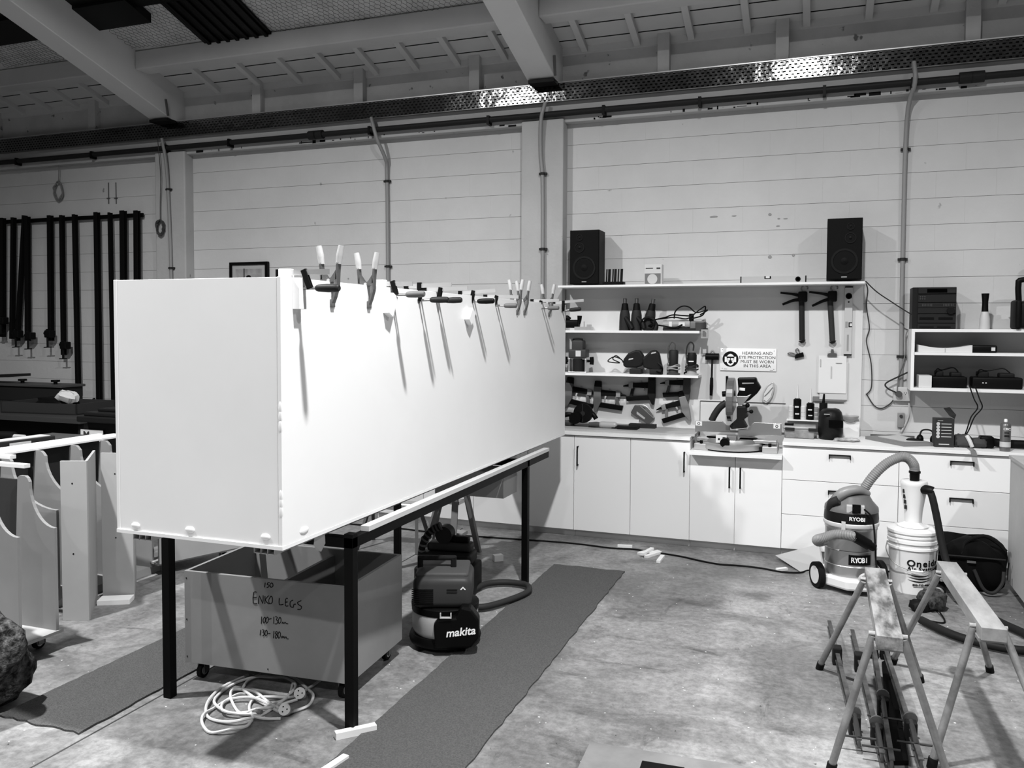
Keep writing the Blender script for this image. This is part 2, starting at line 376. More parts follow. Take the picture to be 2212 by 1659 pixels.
pp = thing('water_pipe', 'dark horizontal pipe clipped to the wall under the cable tray', 'pipe', (0, 7.01, 3.559))
B().cyl((-10.5, 0, 0), (4.2, 0, 0), 0.026, n=14).build('pipe', PIPEM, pp)
for x in (-4.62, 0.98, 1.06, -4.55):
    B().cyl((x-0.05, 0, 0), (x+0.035, 0, 0), 0.042, n=14).build('coupling', PIPEM, pp)
for x in (-9.1, -8.5, -7.4, -6.4, -5.6, -4.0, -2.8, -1.75, -0.95, 0.0, 0.62, 1.7):
    B().box(x-0.012, x+0.012, -0.03, 0.044, -0.045, 0.032).build('pipe_clip', BLACK, pp)
COND = g(0.26, 0.5, name='grey_conduit')
def conduit(label, pts, clips, r=0.017):
    t = thing('conduit', label, 'conduit', pts[-1], 0, 'conduits down the wall'); o = Vector(pts[-1])
    B().tube([Vector(p)-o for p in pts], r, 10, 5).build('pipe', COND, t)
    for p in clips:
        p = Vector(p)-o; B().box(p.x-0.035, p.x+0.035, p.y-0.006, p.y+0.02, p.z-0.009, p.z+0.009).cyl((p.x, p.y-0.004, p.z-0.01), (p.x, p.y-0.004, p.z+0.01), r+0.004, n=10).build('saddle_clip', g(0.06, 0.5), t)
    return t
a = [(-3.974,3.669),(-3.91,3.469),(-3.876,3.293)]; b = [(-3.883,3.145),(-3.875,2.27)]
conduit('grey conduit kinked at its top, in the middle wall bay above the white box', [(a[0][0], 6.985, a[0][1]), (a[1][0], 6.975, a[1][1]), (a[2][0], 7.08, a[2][1]), (b[0][0], 7.12, b[0][1]), (b[1][0], 7.12, b[1][1]), (b[1][0], 7.12, 1.0)], [(b[0][0], 7.12, b[0][1]-.05), (b[1][0], 7.12, b[1][1]+.02)])
a = [(-2.266,3.656),(-2.299,3.509),(-2.306,3.231),(-2.287,2.95),(-2.282,2.147)]
c2 = conduit('grey conduit running down the face of the painted column beside the speaker shelf', [(a[0][0], 6.985, a[0][1]), (a[1][0], 6.975, a[1][1]), (a[2][0], 6.99, a[2][1]), (a[3][0], 6.995, a[3][1]), (a[4][0], 6.995, a[4][1]), (a[4][0], 6.995, 1.0)], [(a[3][0], 6.995, a[3][1]+.1), (a[4][0], 6.995, a[4][1]+.25)])
a = [(0.622,3.704),(0.632,3.547),(0.593,3.288),(0.59,2.249),(0.594,1.75),(0.599,1.249)]
conduit('grey conduit bending down to the double power point beside the stereo', [(a[0][0], 6.985, a[0][1]), (a[1][0], 6.975, a[1][1]), (a[2][0], 7.1, a[2][1]), (a[3][0], 7.125, a[3][1]), (a[4][0], 7.125, a[4][1]), (a[5][0], 7.125, a[5][1])], [(a[2][0], 7.125, a[2][1]-.2), (a[3][0], 7.125, a[3][1]), (a[5][0], 7.125, a[5][1]+.25)])
a = [(-6.436,3.654),(-6.38,3.413),(-6.374,3.031),(-6.351,2.217)]
conduit('grey conduit running down beside the hanging coil of cord', [(a[0][0], 6.985, a[0][1]), (a[1][0], 6.975, a[1][1]), (a[2][0], 7.0, a[2][1]), (a[3][0], 7.0, a[3][1]), (a[3][0], 7.0, 1.0)], [(a[2][0], 7.0, a[2][1]+.1), (a[3][0], 7.0, a[3][1]+.1)])
# hanging coils of cord
def coil(label, top, cen, rad, turns, m, r=0.006, seed=1):
    R = random.Random(seed); t = thing('cord_coil', label, 'cord', cen, 0, 'coils of cord hanging on the wall'); pts = []
    for i in range(turns*10):
        an = 2*math.pi*i/10; q = rad*(1+R.uniform(-.14, .14)); pts.append((q*math.sin(an)*.72, -0.012+R.uniform(-.015, .012), q*math.cos(an)*1.1))
    o = Vector(cen)
    B().tube(pts, r, 6, 3).build('coil', m, t)
    B().tube([Vector(top)-o, (Vector(top)-o)*0.6+Vector((0.02, 0, 0)), (Vector(top)-o)*0.25, (0, -0.01, rad*1.1)], r*0.6, 6, 5).build('hanging_cord', m, t)
    return t
p = (-8.01,3.218); q = (-7.986,3.636)
coil('loose ring of pale cord hanging on the wall above the sash clamps', (q[0], 7.06, q[1]), (p[0], 7.12, p[1]), 0.085, 3, g(0.2), 0.008, 3)
p = (-6.476,2.739); q = (-6.479,3.658)
coil('bundled coil of thin cord hanging from the pipe beside a conduit', (q[0], 6.97, q[1]), (p[0], 7.0, p[1]), 0.065, 6, g(0.09), 0.007, 5)
# ---------------------------------------------------------------- base cabinets and worktops
FY = 6.55; BK = 7.118; PY = 7.122
def hinge_pull(x, z0, z1, parent):
    B().cyl((x, -0.03, z0), (x, -0.03, z1), 0.006, n=8).cyl((x, -0.03, z0+.005), (x, 0.0, z0+.005), 0.005, n=8).cyl((x, -0.03, z1-.005), (x, 0.0, z1-.005), 0.005, n=8).build('handle', BLACK, parent)
def cabinet(label, x0, x1, ztop, doors=None, drawers=None):
    """unit between x0 and x1; doors [(x0,x1,handle x or None)], drawers [(z0,z1,handle?)]"""
    t = thing('base_cabinet', label, 'cabinet', (0, FY, 0), 0, 'base cabinets along the wall')
    B().box(x0+.001, x1-.001, 0.02, 0.46, 0.06, ztop).build('body', WHITE, t)
    B().box(x0+.001, x1-.001, 0.055, 0.07, 0.0, 0.06).build('toe_kick', WHITE, t)
    for a, b, h in doors or []:
        d = B().box(a+.0018, b-.0018, 0, 0.018, 0.062, ztop-.004).build('door', WHITE, t, 0.001)
        if h is not None: hinge_pull(h, ztop-.245, ztop-.085, d)
    for z0, z1, h in drawers or []:
        d = B().box(x0+.0018, x1-.0018, 0, 0.018, z0+.0018, z1-.0018).build('drawer', WHITE, t, 0.001)
        if h:
            c, zz = h; w = 0.075
            B().box(c-w, c+w, -0.022, 0, zz+.010, zz+.016).box(c-w, c-w+.006, -0.022, 0, zz-.016, zz+.012).box(c+w-.006, c+w, -0.022, 0, zz-.016, zz+.012).build('handle', BLACK, d)
    return t
ZT = 0.838
cabinet('white cabinet mostly hidden behind the white box, at the far end', -3.70, -2.746, ZT, [(-3.70, -3.22, None), (-3.22, -2.746, None)])
cabinet('white corner cabinet without handles behind the steel table leg', -2.746, -1.86, ZT, [(-2.746, -2.26, None), (-2.26, -1.86, None)])
cabinet('white two-door cabinet with black pulls at its outer edges', -1.86, -0.926, ZT, [(-1.86, -1.394, -1.825), (-1.394, -0.926, -0.968)])
cabinet('lower white two-door cabinet under the mitre saw', -0.926, -0.244, 0.740, [(-0.926, -0.585, -0.625), (-0.585, -0.244, -0.545)])
hz = [(0.155,0.774),(0.154,0.508)]
cabinet('white three-drawer cabinet right of the mitre saw, partly behind the vacuum', -0.244, 0.551, ZT, None, [(0.584, ZT, (hz[0][0], hz[0][1])), (0.323, 0.584, (hz[1][0], hz[1][1])), (0.062, 0.323, (0.16, 0.23))])
hz = [(0.951,0.774),(0.952,0.514),(0.949,0.249)]
cabinet('white three-drawer cabinet behind the black bag and the grey bench end', 0.551, 1.38, ZT, None, [(0.584, ZT, hz[0]), (0.323, 0.584, hz[1]), (0.062, 0.323, hz[2])])
tag(B().box(-3.72, -0.926, 6.53, 7.015, 0.842, 0.866).box(-2.1, -0.926, 7.015, PY-.002, 0.842, 0.866).build('worktop', WHITE, bevel=0.001), 'white worktop over the door cabinets, carrying the circular saw', 'worktop')
tag(B().box(-3.72, -0.90, 6.6, 7.0, 0.866, 0.884).build('bench_board', MDF, bevel=0.001), 'grey timber board lying along the back of the worktop behind the mitre saw', 'board')
tag(B().box(-0.926, -0.244, 6.465, BK, 0.742, 0.766).build('worktop', WHITE, bevel=0.001), 'lowered white worktop carrying the mitre saw', 'worktop')
tag(B().box(-0.244, 1.38, 6.53, BK, 0.842, 0.866).build('worktop', WHITE, bevel=0.001), 'white worktop over the drawer cabinets with the spray can', 'worktop')
# white backing panel on the wall with a notch behind the saw
PY = 7.122
pn = [(-0.928,1.103),(-0.248,1.108),(0.316,1.967),(0.315,0.874)]
bp = thing('backing_panel', 'large white backing panel on the block wall carrying the hanging tools', 'panel', (0, PY, 0))
xr = pn[2][0]
B().box(-2.105, xr, 0, 0.02, 0.868, 2.05).build('sheet', nz('white_panel', 0.60, 0.66, 1.2, 0.5), bp)
B().box(pn[0][0], pn[1][0], -0.003, 0, pn[0][1]-.004, pn[0][1]+.004).box(pn[0][0]-.004, pn[0][0], -0.003, 0, 0.75, pn[0][1]).build('cutout_groove', g(0.12), bp)
# shelves
tag(B().box(-2.10, 0.312, 6.85, PY, 2.052, 2.070).build('shelf', WHITE2, bevel=0.001), 'long white top shelf with the two black speakers', 'shelf')
tag(B().box(-2.10, -0.915, 6.90, PY, 1.670, 1.690).build('shelf', WHITE2, bevel=0.001), 'short white shelf with heat guns and a cable tangle', 'shelf')
tag(B().box(-2.10, -0.92, 6.90, PY, 1.306, 1.326).build('shelf', WHITE2, bevel=0.001), 'lower short white shelf with sanders and a router', 'shelf')
# open shelf unit on the right
su = thing('shelf_unit', 'open white two-bay wall shelf unit under the stereo', 'shelf', (0, 6.85, 1.255))
B().box(0.64, 1.9, 0, 0.29, 0.435, 0.457).build('top_board', WHITE2, su)
B().box(0.66, 1.9, 0.0, 0.28, 0.265, 0.285).build('shelf_board', WHITE2, su)
B().box(0.64, 1.9, 0, 0.29, 0.0, 0.022).build('bottom_board', WHITE2, su)
B().box(0.64, 0.662, 0.0, 0.29, 0.022, 0.435).build('side_board', WHITE2, su)
B().box(0.66, 1.9, 0.275, 0.289, 0.022, 0.435).build('back_board', g(0.33), su)
# ---------------------------------------------------------------- steel table and the big white box on it
TX0, TX1, TY0, TY1 = -2.80, -1.80, 3.0, 5.26
tb = thing('welding_table', 'black steel frame table holding up the big white box', 'table', (0, 0, 0))
for x in (TX0, TX1-.042):
    for y in (TY0, TY1-.042): B().box(x, x+.042, y, y+.042, 0.0, 0.845).build('leg', BLACKM, tb, 0.002)
for x in (TX0, TX1-.042):
    B().box(x, x+.042, TY0, TY1+0.42, 0.785, 0.83).build('side_rail', BLACKM, tb, 0.002)
    B().box(x+.004, x+.045, TY0+.13, TY1+0.42, 0.83, 0.852).build('timber_strip', MDFL, tb)
for y in (TY0, TY1-.042): B().box(TX0+.042, TX1-.042, y, y+.042, 0.785, 0.83).build('end_rail', BLACKM, tb, 0.002)
dbx = tag(B().box(-2.35, -1.87, 4.95, 5.2, 0.62, 0.785).build('drawer_box', MDF), 'plain grey box hung under the far end of the steel table', 'box')
BX0, BX1, BYa, BYb, BZ0, BZ1 = -2.608, -1.83, 2.56, 6.18, 0.90, 1.885
bx = thing('white_box', 'huge long white melamine box glued up on the steel table', 'box', (0, 0, 0))
T = 0.016
BOXW = nz('box_melamine', 0.79, 0.83, 1.2, 0.38)
B().box(BX1-T, BX1, BYa, BYb, BZ0, BZ1).build('side_panel', BOXW, bx, 0.001)
B().box(BX0, BX0+T, BYa, BYb, BZ0, BZ1).build('side_panel', BOXW, bx, 0.001)
B().box(BX0, BX1-T-.001, BYa+.001, BYa+T, BZ0, BZ1-.001).build('end_panel', BOXW, bx, 0.001)
B().box(BX0+T, BX1-T, BYb-T, BYb, BZ0, BZ1-.001).build('end_panel', BOXW, bx, 0.001)
B().box(BX1-T-.04, BX1-T, BYa+T, BYb-T, BZ1-.09, BZ1-.002).build('top_rail', BOXW, bx)
B().box(BX0+T, BX0+T+.04, BYa+T, BYb-T, BZ1-.09, BZ1-.002).build('top_rail', BOXW, bx)
B().box(BX0, BX1+.002, BYa-.003, BYb, BZ0-.014, BZ0-.0005).build('bottom_panel', BOXW, bx)
def blob(c, n, s1, s2):
    """flat bead of glue on a face with normal n"""
    c = Vector(c); sq = (s1, 0.0035, s2) if n == 'y' else (0.0035, s1, s2)
    B().ball(c, 1.0, 12, sq).build('glue_blob', g(0.88, 0.3), bx)
for p in ([(-2.514,0.92),(-2.25,0.926)] + [(-1.903,0.929),(-2.247,0.926)]): blob((p[0], BYa-.001, p[1]), 'y', 0.022, 0.012)
for p in ((2.698,0.93),): blob((BX1+.001, p[0], p[1]), 'x', 0.03, 0.014)
for p in [(2.538,1.41),(2.54,1.38),(2.546,1.342),(2.534,1.086),(2.536,1.06),(2.539,1.029)]: blob((BX1-.006, BYa+.002, p[1]), 'y', 0.009, 0.03)
# channelled carrier boards under the box
for x in (-1.94, -2.52):
    t = thing('carrier_board', 'channelled carrier batten under the %s edge of the white box' % ('lit' if x > -2 else 'shaded'), 'batten', (x, 0, 0.852))
    b = B()
    for i in range(4): b.box(-.045+i*.03-.0015, -.045+i*.03+.0015, 2.6, 6.15, 0.0, 0.034)
    b.box(-.045, .045, 2.6, 6.15, 0.0, 0.003).box(-.045, .045, 2.6, 6.15, 0.031, 0.034).build('channels', LIGHT, t)
tape = B()
tape._add([(-.02, 0, 0), (.02, 0, 0), (.026, 0.01, -.05), (.012, 0.02, -.085), (-.01, 0.02, -.075), (-.022, 0.01, -.05)], [(0, 1, 2, 5), (5, 2, 3, 4)])
t = tag(tape.build('tape_scrap', LIGHT), 'torn scrap of tape hanging under the near corner of the white box', 'tape'); t.location = (-1.86, 2.85, 0.885); t.rotation_euler = (0, 0, .9)
# ---------------------------------------------------------------- clamps along the top edge of the white box
def f_clamp(label, Y, p, hmat=DARK, amat=BLACKM):
    """p: bar start, bar end, arm top, arm bottom, pad, handle start, handle end as (X, Z) at depth Y"""
    o = Vector((p[2][0], Y, p[2][1])); t = thing('f_clamp', label, 'clamp', o, 0, 'bar clamps on the white box')
    L = [Vector((q[0]-o.x, 0, q[1]-o.z)) for q in p]
    B().bar(L[0], L[1], 0.006, 0.02).build('bar', STEEL, t)
    xi = min(L[0].x, -1.846-o.x-0.05)
    B().box(xi-.012, xi+.012, -.006, .006, -.105, L[0].z+.012).box(xi-.012, -1.89-o.x, -.007, .007, -.105, -.085).build('fixed_jaw', BLACKM, t)
    B().bar(L[2]+Vector((0, 0, .008)), L[3], 0.016, 0.022, up=(1, 0, 0)).build('sliding_arm', amat, t, 0.002)
    B().cyl(L[4], L[5], 0.0055, n=8).cyl(L[4]-Vector((.004, 0, 0)), L[4]+Vector((.006, 0, 0)), 0.014, n=12).build('spindle', DSTEEL, t)
    d = (L[6]-L[5]); B().tube([L[5], L[5]+d*.12, L[5]+d*.5, L[5]+d*.9, L[6]], .014, 10, 3, radii=[.009, .014, .016, .015, .010]).build('handle', hmat, t)
    return t
fc = [
 ('nearest bar clamp with a grey handle, pressing a white block on the box corner', 2.66, [(-1.907,1.907),(-1.686,1.906),(-1.799,1.908),(-1.771,1.845),(-1.813,1.847),(-1.746,1.847),(-1.647,1.846)], DARK),
 ('second bar clamp from the box corner, beside the spring clamp, on a white block', 3.39, [(-1.915,1.904),(-1.72,1.9),(-1.822,1.907),(-1.802,1.85),(-1.822,1.852),(-1.752,1.852),(-1.661,1.855)], MID),
 ('bar clamp with a stubby black handle, first of the overlapping pair', 3.67, [(-1.891,1.905),(-1.655,1.911),(-1.825,1.915),(-1.825,1.832),(-1.833,1.836),(-1.767,1.838),(-1.671,1.838)], DARK),
 ('bar clamp with a longer dark handle, second of the overlapping pair', 3.87, [(-1.883,1.898),(-1.657,1.903),(-1.804,1.9),(-1.819,1.833),(-1.841,1.839),(-1.781,1.842),(-1.689,1.844)], DARK),
 ('bar clamp with a bulbous handle bearing a pale oval mark, on a white block', 4.34, [(-1.903,1.9),(-1.689,1.912),(-1.822,1.906),(-1.837,1.847),(-1.847,1.851),(-1.798,1.853),(-1.698,1.855)], BLACK),
 ('bar clamp with a slim grey handle midway along the box edge', 4.70, [(-1.883,1.894),(-1.685,1.89),(-1.821,1.892),(-1.84,1.837),(-1.851,1.839),(-1.775,1.839),(-1.694,1.839)], MID),
 ('bar clamp with a short grey handle below the far spring clamp', 5.59, [(-1.901,1.897),(-1.703,1.899),(-1.833,1.891),(-1.852,1.838),(-1.861,1.843),(-1.785,1.846),(-1.704,1.847)], MID),
 ('farthest bar clamp, at the far corner of the box in front of the shelves', 6.08, [(-1.875,1.899),(-1.66,1.916),(-1.818,1.906),(-1.82,1.836),(-1.832,1.837),(-1.77,1.843),(-1.682,1.852)], DARK)]
for l, Y, p, m in fc: f_clamp(l, Y, p, m)
def caul(label, Y, zt, h, w=.045, th=.03, tilt=0.0, k=0):
    b = B().box(0, th, -w/2, w/2, -h, 0); o = b.build('clamping_block', g(.82, .5), None, .001); tag(o, label, 'block', 'white clamping blocks'); o.location = (BX1+.0005, Y, zt); o.rotation_euler = (tilt, 0, 0); return o
caul('white block clamped upright at the near corner of the white box', 2.655, 1.885, .115)
caul('slanting white block under the second bar clamp', 3.38, 1.85, .10, .045, .03, -.45)
caul('slanting white block under the bulbous-handled bar clamp', 4.30, 1.80, .085, .05, .03, -.7)
for Y in (2.66, 3.38): tag(B().box(-1.90, -1.852, Y-.018, Y+.018, 1.886, 1.92).build('clamping_block', g(.82, .5), None, .004), 'white block standing on the box edge behind the %s bar clamp' % ('nearest' if Y < 3 else 'second'), 'block', 'white clamping blocks')
def spring_clamp(label, Y, gap=.03, lean=0.0, s=1.0, hm=g(.4, .5)):
    t = thing('spring_clamp', label, 'clamp', (BX1-.006, Y, BZ1), lean, 'spring clamps on the white box'); t.scale = (s, s, s)
    for sd in (1, -1):
        P = [(sd*.010, -.088), (sd*.022, -.06), (sd*.034, -.02), (sd*.036, .035), (sd*.040, .075)]
        lv = B()
        for a, b in zip(P, P[1:]): lv.bar((a[0], 0, a[1]), (b[0], 0, b[1]), .024, .009, up=(1, 0, 0))
        lv.prism([(sd*.032, .045), (sd*.036, .01), (sd*.004, -.006), (-sd*.006, .004), (sd*.012, .018)], -.012, .012)
        lv.build('lever', g(.14, .35, .6, name='clamp_steel'), t)
        B().tube([(sd*.039, 0, .07), (sd*.044, 0, .105), (sd*.052, 0, .142)], .013, 10, 4, radii=[.0125, .014, .012]).build('grip', hm, t)
        B().rbox(sd*.010-.006, sd*.010+.006, -.013, .013, -.102, -.07, .003, 2).build('jaw_pad', MID, t)
    B().cyl((0, -.016, .004), (0, .016, .004), .007, n=12).build('pivot', STEEL, t)
ys = [(2.897,1.815), (3.186,1.814), (5.074,1.811), (5.214,1.808), (5.748,1.829)]
for q, l, s in zip(ys, ('largest spring clamp with pale grips, beside the nearest bar clamp', 'spring clamp with pale grips, second from the near box corner', 'far spring clamp, nearer of the interlocked pair', 'far spring clamp, farther of the interlocked pair', 'lone spring clamp nearest the far end of the box'), (1.0, .98, .92, .92, .95)):
    spring_clamp(l, q[0], s=s)
# ---------------------------------------------------------------- crate of legs under the table
cr = thing('leg_crate', 'grey open crate on castors with ENKO LEGS written on it', 'crate', (-2.84, 3.19, 0), .062)
CM = nz('crate_board', .21, .25, 2, .6)
w, d, z0, z1, th = .875, .58, .09, .535, .016
B().box(0, w, 0, th, z0, z1).build('front_panel', CM, cr, .001)
B().box(0, w, d-th, d, z0, z1).build('back_panel', CM, cr)
B().box(0, th, th, d-th, z0, z1).build('side_panel', CM, cr); B().box(w-th, w, th, d-th, z0, z1).build('side_panel', CM, cr)
B().box(th, w-th, th, d-th, z0, z0+.018).build('base_board', CM, cr)
B().box(w*.55, w*.55+.016, th, d-th, z0+.018, z1-.03).build('divider', CM, cr)
def castor(parent, x, y, r=.036, h=.09):
    c = B().cyl((x-.011, y, r), (x+.011, y, r), r, n=20).build('castor_wheel', RUBBER, parent)
    B().cyl((x-.0125, y, r), (x+.0125, y, r), r*.6, n=16).build('wheel_hub', ALU, c)
    B().box(x-.02, x-.015, y-.014, y+.02, r-.01, h-.006).box(x+.015, x+.02, y-.014, y+.02, r-.01, h-.006).box(x-.022, x+.022, y-.02, y+.028, h-.01, h).build('castor_fork', DSTEEL, c)
for x in (.055, w-.06):
    for y in (.06, d-.06): castor(cr, x, y)
strokes = [[(-2.395,0.517),(-2.399,0.495)], [(-2.372,0.519),(-2.382,0.517),(-2.385,0.509),(-2.375,0.507),(-2.377,0.499),(-2.387,0.495)], [(-2.362,0.519),(-2.37,0.51),(-2.366,0.498),(-2.355,0.503),(-2.355,0.515),(-2.362,0.519)],
 [(-2.442,0.468),(-2.458,0.465),(-2.461,0.415),(-2.44,0.415)], [(-2.461,0.44),(-2.442,0.444)], [(-2.433,0.414),(-2.427,0.452),(-2.409,0.417),(-2.407,0.456)], [(-2.397,0.453),(-2.398,0.417)], [(-2.377,0.458),(-2.396,0.436),(-2.377,0.418)], [(-2.365,0.457),(-2.377,0.439),(-2.373,0.419),(-2.359,0.428),(-2.358,0.45),(-2.365,0.457)],
 [(-2.321,0.451),(-2.322,0.421),(-2.3,0.425)], [(-2.277,0.454),(-2.288,0.451),(-2.29,0.419),(-2.275,0.42)], [(-2.29,0.435),(-2.278,0.438)], [(-2.25,0.449),(-2.264,0.44),(-2.264,0.419),(-2.249,0.415),(-2.246,0.429),(-2.236,0.431)], [(-2.207,0.451),(-2.227,0.44),(-2.218,0.429),(-2.205,0.423),(-2.212,0.409),(-2.227,0.409)],
 [(-2.416,0.355),(-2.418,0.322)], [(-2.401,0.354),(-2.409,0.34),(-2.404,0.325),(-2.397,0.336),(-2.396,0.351),(-2.401,0.354)], [(-2.386,0.356),(-2.394,0.342),(-2.39,0.326),(-2.381,0.338),(-2.381,0.353),(-2.386,0.356)], [(-2.377,0.347),(-2.364,0.351)], [(-2.351,0.361),(-2.352,0.329)], [(-2.343,0.362),(-2.332,0.36),(-2.338,0.348),(-2.329,0.342),(-2.336,0.329),(-2.346,0.329)], [(-2.32,0.362),(-2.328,0.346),(-2.324,0.332),(-2.314,0.341),(-2.314,0.357),(-2.32,0.362)], [(-2.308,0.333),(-2.305,0.342),(-2.298,0.334),(-2.293,0.342),(-2.286,0.336),(-2.276,0.336)],
 [(-2.421,0.292),(-2.425,0.266)], [(-2.413,0.294),(-2.403,0.292),(-2.41,0.281),(-2.401,0.276),(-2.411,0.264)], [(-2.393,0.294),(-2.4,0.28),(-2.396,0.267),(-2.387,0.275),(-2.387,0.29),(-2.393,0.294)], [(-2.383,0.28),(-2.37,0.28)], [(-2.351,0.294),(-2.354,0.26)], [(-2.337,0.294),(-2.345,0.285),(-2.332,0.273),(-2.34,0.26),(-2.345,0.269),(-2.333,0.286),(-2.337,0.294)], [(-2.324,0.294),(-2.33,0.279),(-2.326,0.262),(-2.318,0.272),(-2.317,0.288),(-2.324,0.294)], [(-2.313,0.264),(-2.308,0.276),(-2.304,0.265),(-2.299,0.276),(-2.294,0.265),(-2.288,0.275),(-2.283,0.265),(-2.274,0.265)]]
for s in strokes: B().tube([((q[0]+2.84), -.0002, q[1]) for q in s], .0022, 5, 2).build('marker_stroke', g(.02, .8), cr)
for q in ((.012, .5), (.012, .3), (.012, .12), (.455, .11)): B().cyl((q[0], -.0012, q[1]), (q[0], .001, q[1]), .0035, n=8).build('screw_head', g(.03), cr)
tag(B().bar((-2.62, 3.52, .3), (-2.66, 3.50, .845), .05, .018).build('leaning_batten', g(.33)), 'pale timber batten standing in the grey crate under the box', 'batten')
# ---------------------------------------------------------------- black vacuum with dust bag front beside the crate
mv = thing('vacuum_cleaner', 'dark workshop vacuum with a white-lettered black front beside the grey crate', 'vacuum', (-1.875, 4.08, 0), .35)
B().lathe([(.19, .03), (.195, .05), (.185, .075)], n=28).build('base', BLACK, mv)
for an in (.6, 2.2, 3.9, 5.4): B().cyl((.165*math.cos(an)-.012, .165*math.sin(an), .02), (.165*math.cos(an)+.012, .165*math.sin(an), .02), .02, n=12).build('castor_wheel', RUBBER, mv)
B().lathe([(.165, .075), (.178, .1), (.178, .19), (.17, .2)], n=28).build('tank', g(.55, .4), mv)
B().lathe([(.18, .195), (.183, .23), (.176, .235)], n=28).build('seam_band', BLACK, mv)
hd = B().rbox(-.16, .15, -.155, .165, .23, .40, .04, 4).build('motor_head', g(.075, .45), mv)
B().rbox(-.15, .13, -.12, .15, .385, .415, .014, 3).build('top_deck', g(.10, .5), hd)
B().box(-.15, -.12, -.01, .02, .40, .47).box(-.15, .06, -.01, .02, .45, .475).box(.03, .06, -.01, .02, .40, .47).build('carry_handle', g(.03, .5), mv, .008)
for i in range(9): B().box(-.163, -.05, -.158, -.15, .255+i*.010, .259+i*.010).build('vent_slat', BLACK, hd)
fr = B(); fr.prism([(-.035, .045), (.15, .05), (.192, .10), (.192, .2), (.15, .255), (.10, .268), (.07, .21), (-.02, .2), (-.045, .17)], -.215, -.12); fr.build('dust_box_front', BLACK, mv, .012)
text('makita', 'maker_lettering', .058, g(.9, .4), mv, (.095, -.2165, .135), (math.pi/2, -.12, 0), bold=.0012, shear=.25)
B().box(-.01, .05, -.225, -.21, .208, .214).box(-.01, -.004, -.222, -.21, .208, .235).box(.044, .05, -.222, -.21, .208, .235).build('latch', LIGHT, mv)
B()._add([(.09, -.157, .34), (.105, -.157, .355), (.12, -.157, .34), (.115, -.157, .336), (.105, -.157, .346), (.095, -.157, .336)], [(0, 1, 4, 5), (1, 2, 3, 4)]).build('arrow_mark', g(.8), hd)
B().box(.02, .075, -.158, -.154, .335, .34).box(.02, .075, -.158, -.154, .322, .325).build('logo_strip', g(.03), hd)
hp = [(-1.985,4.608),(-1.874,4.596),(-1.78,4.741),(-1.714,4.939),(-1.729,5.055),(-1.792,5.116),(-1.919,5.11),(-2.018,5.029),(-2.057,4.849),(-2.094,4.716)]
tag(B().tube([(x, y, .032) for x, y in hp], .019, 10, 6).build('vacuum_hose', g(.06, .6)), 'dark hose looping from the black-fronted vacuum past the table leg', 'hose')
# ---------------------------------------------------------------- saw standing on a dark tool case, further under the table
tc = tag(B().rbox(-.19, .19, -.14, .14, 0, .19, .015).build('tool_case', g(.02, .6)), 'black tool case on the floor under the table behind the vacuum', 'case'); tc.location = (-2.22, 4.88, 0); tc.rotation_euler = (0, 0, .15)
B().box(.05, .1, -.15, -.138, .03, .07).box(-.1, -.05, -.15, -.138, .03, .07).build('latch', MID, tc)
ms = thing('bench_grinder', 'dark belt tool with a ribbed hose standing on the black tool case', 'power tool', (-2.22, 4.88, .19), .15)
B().rbox(-.17, .17, -.1, .1, 0, .085, .025).build('body', g(.028, .5), ms)
B().rbox(-.13, .16, -.06, .06, .085, .14, .02).build('handle', g(.05, .5), ms)
B().cyl((-.02, -.05, .19), (-.02, .04, .19), .055, n=20).build('motor', g(.04, .5), ms)
B().rbox(.02, .14, -.03, .03, .14, .18, .012).build('grip', BLACK, ms)
hs = B(); pts = [(-.15, -.06, .0), (-.165, -.06, .07), (-.14, -.06, .16), (-.09, -.055, .225), (-.04, -.05, .25)]
hs.tube(pts, .022, 10, 8); hs.build('ribbed_hose', g(.02, .6), ms)
for i in range(11):
    k = i/10*(len(pts)-1); j = min(int(k), len(pts)-2); f = k-j; c = Vector(pts[j])*(1-f)+Vector(pts[j+1])*f; dd = (Vector(pts[j+1])-Vector(pts[j])).normalized()
    B().cyl(c-dd*.006, c+dd*.006, .027, n=12).build('hose_rib', g(.12, .6), ms)
# aluminium folding step and trestle further back
st = thing('step_ladder', 'grey folding step ladder standing behind the table in front of the cabinets', 'ladder', (-2.55, 5.55, 0))
for a, b in (((-.10, -.12, 0), (.0, .05, .68)), ((.12, -.15, 0), (.07, .05, .68)), ((-.3, .28, 0), (-.02, .1, .66)), ((.14, .3, 0), (.08, .1, .66))): B().bar(a, b, .045, .022).build('stile', g(.2, .5), st)
for z in (.2, .42): B().box(-.08+z*.12, .2-z*.2, -.1+z*.2, .0+z*.2, z, z+.025).build('tread', ALU, st)
B().box(-.06, .12, .02, .14, .66, .70).build('top_tread', g(.12), st)
fs = thing('folding_trestle', 'low grey metal trestle beyond the table with splayed feet', 'trestle', (-3.05, 5.75, 0), .1)
B().rbox(-.28, .22, -.06, .06, .30, .36, .02).build('top_rail', ALU, fs)
for x in (-.22, .17):
    for y in (-.16, .16): B().bar((x, y*.2, .31), (x+.05*(1 if x > 0 else -1), y, .0), .025, .02).build('leg', g(.15, .5), fs)
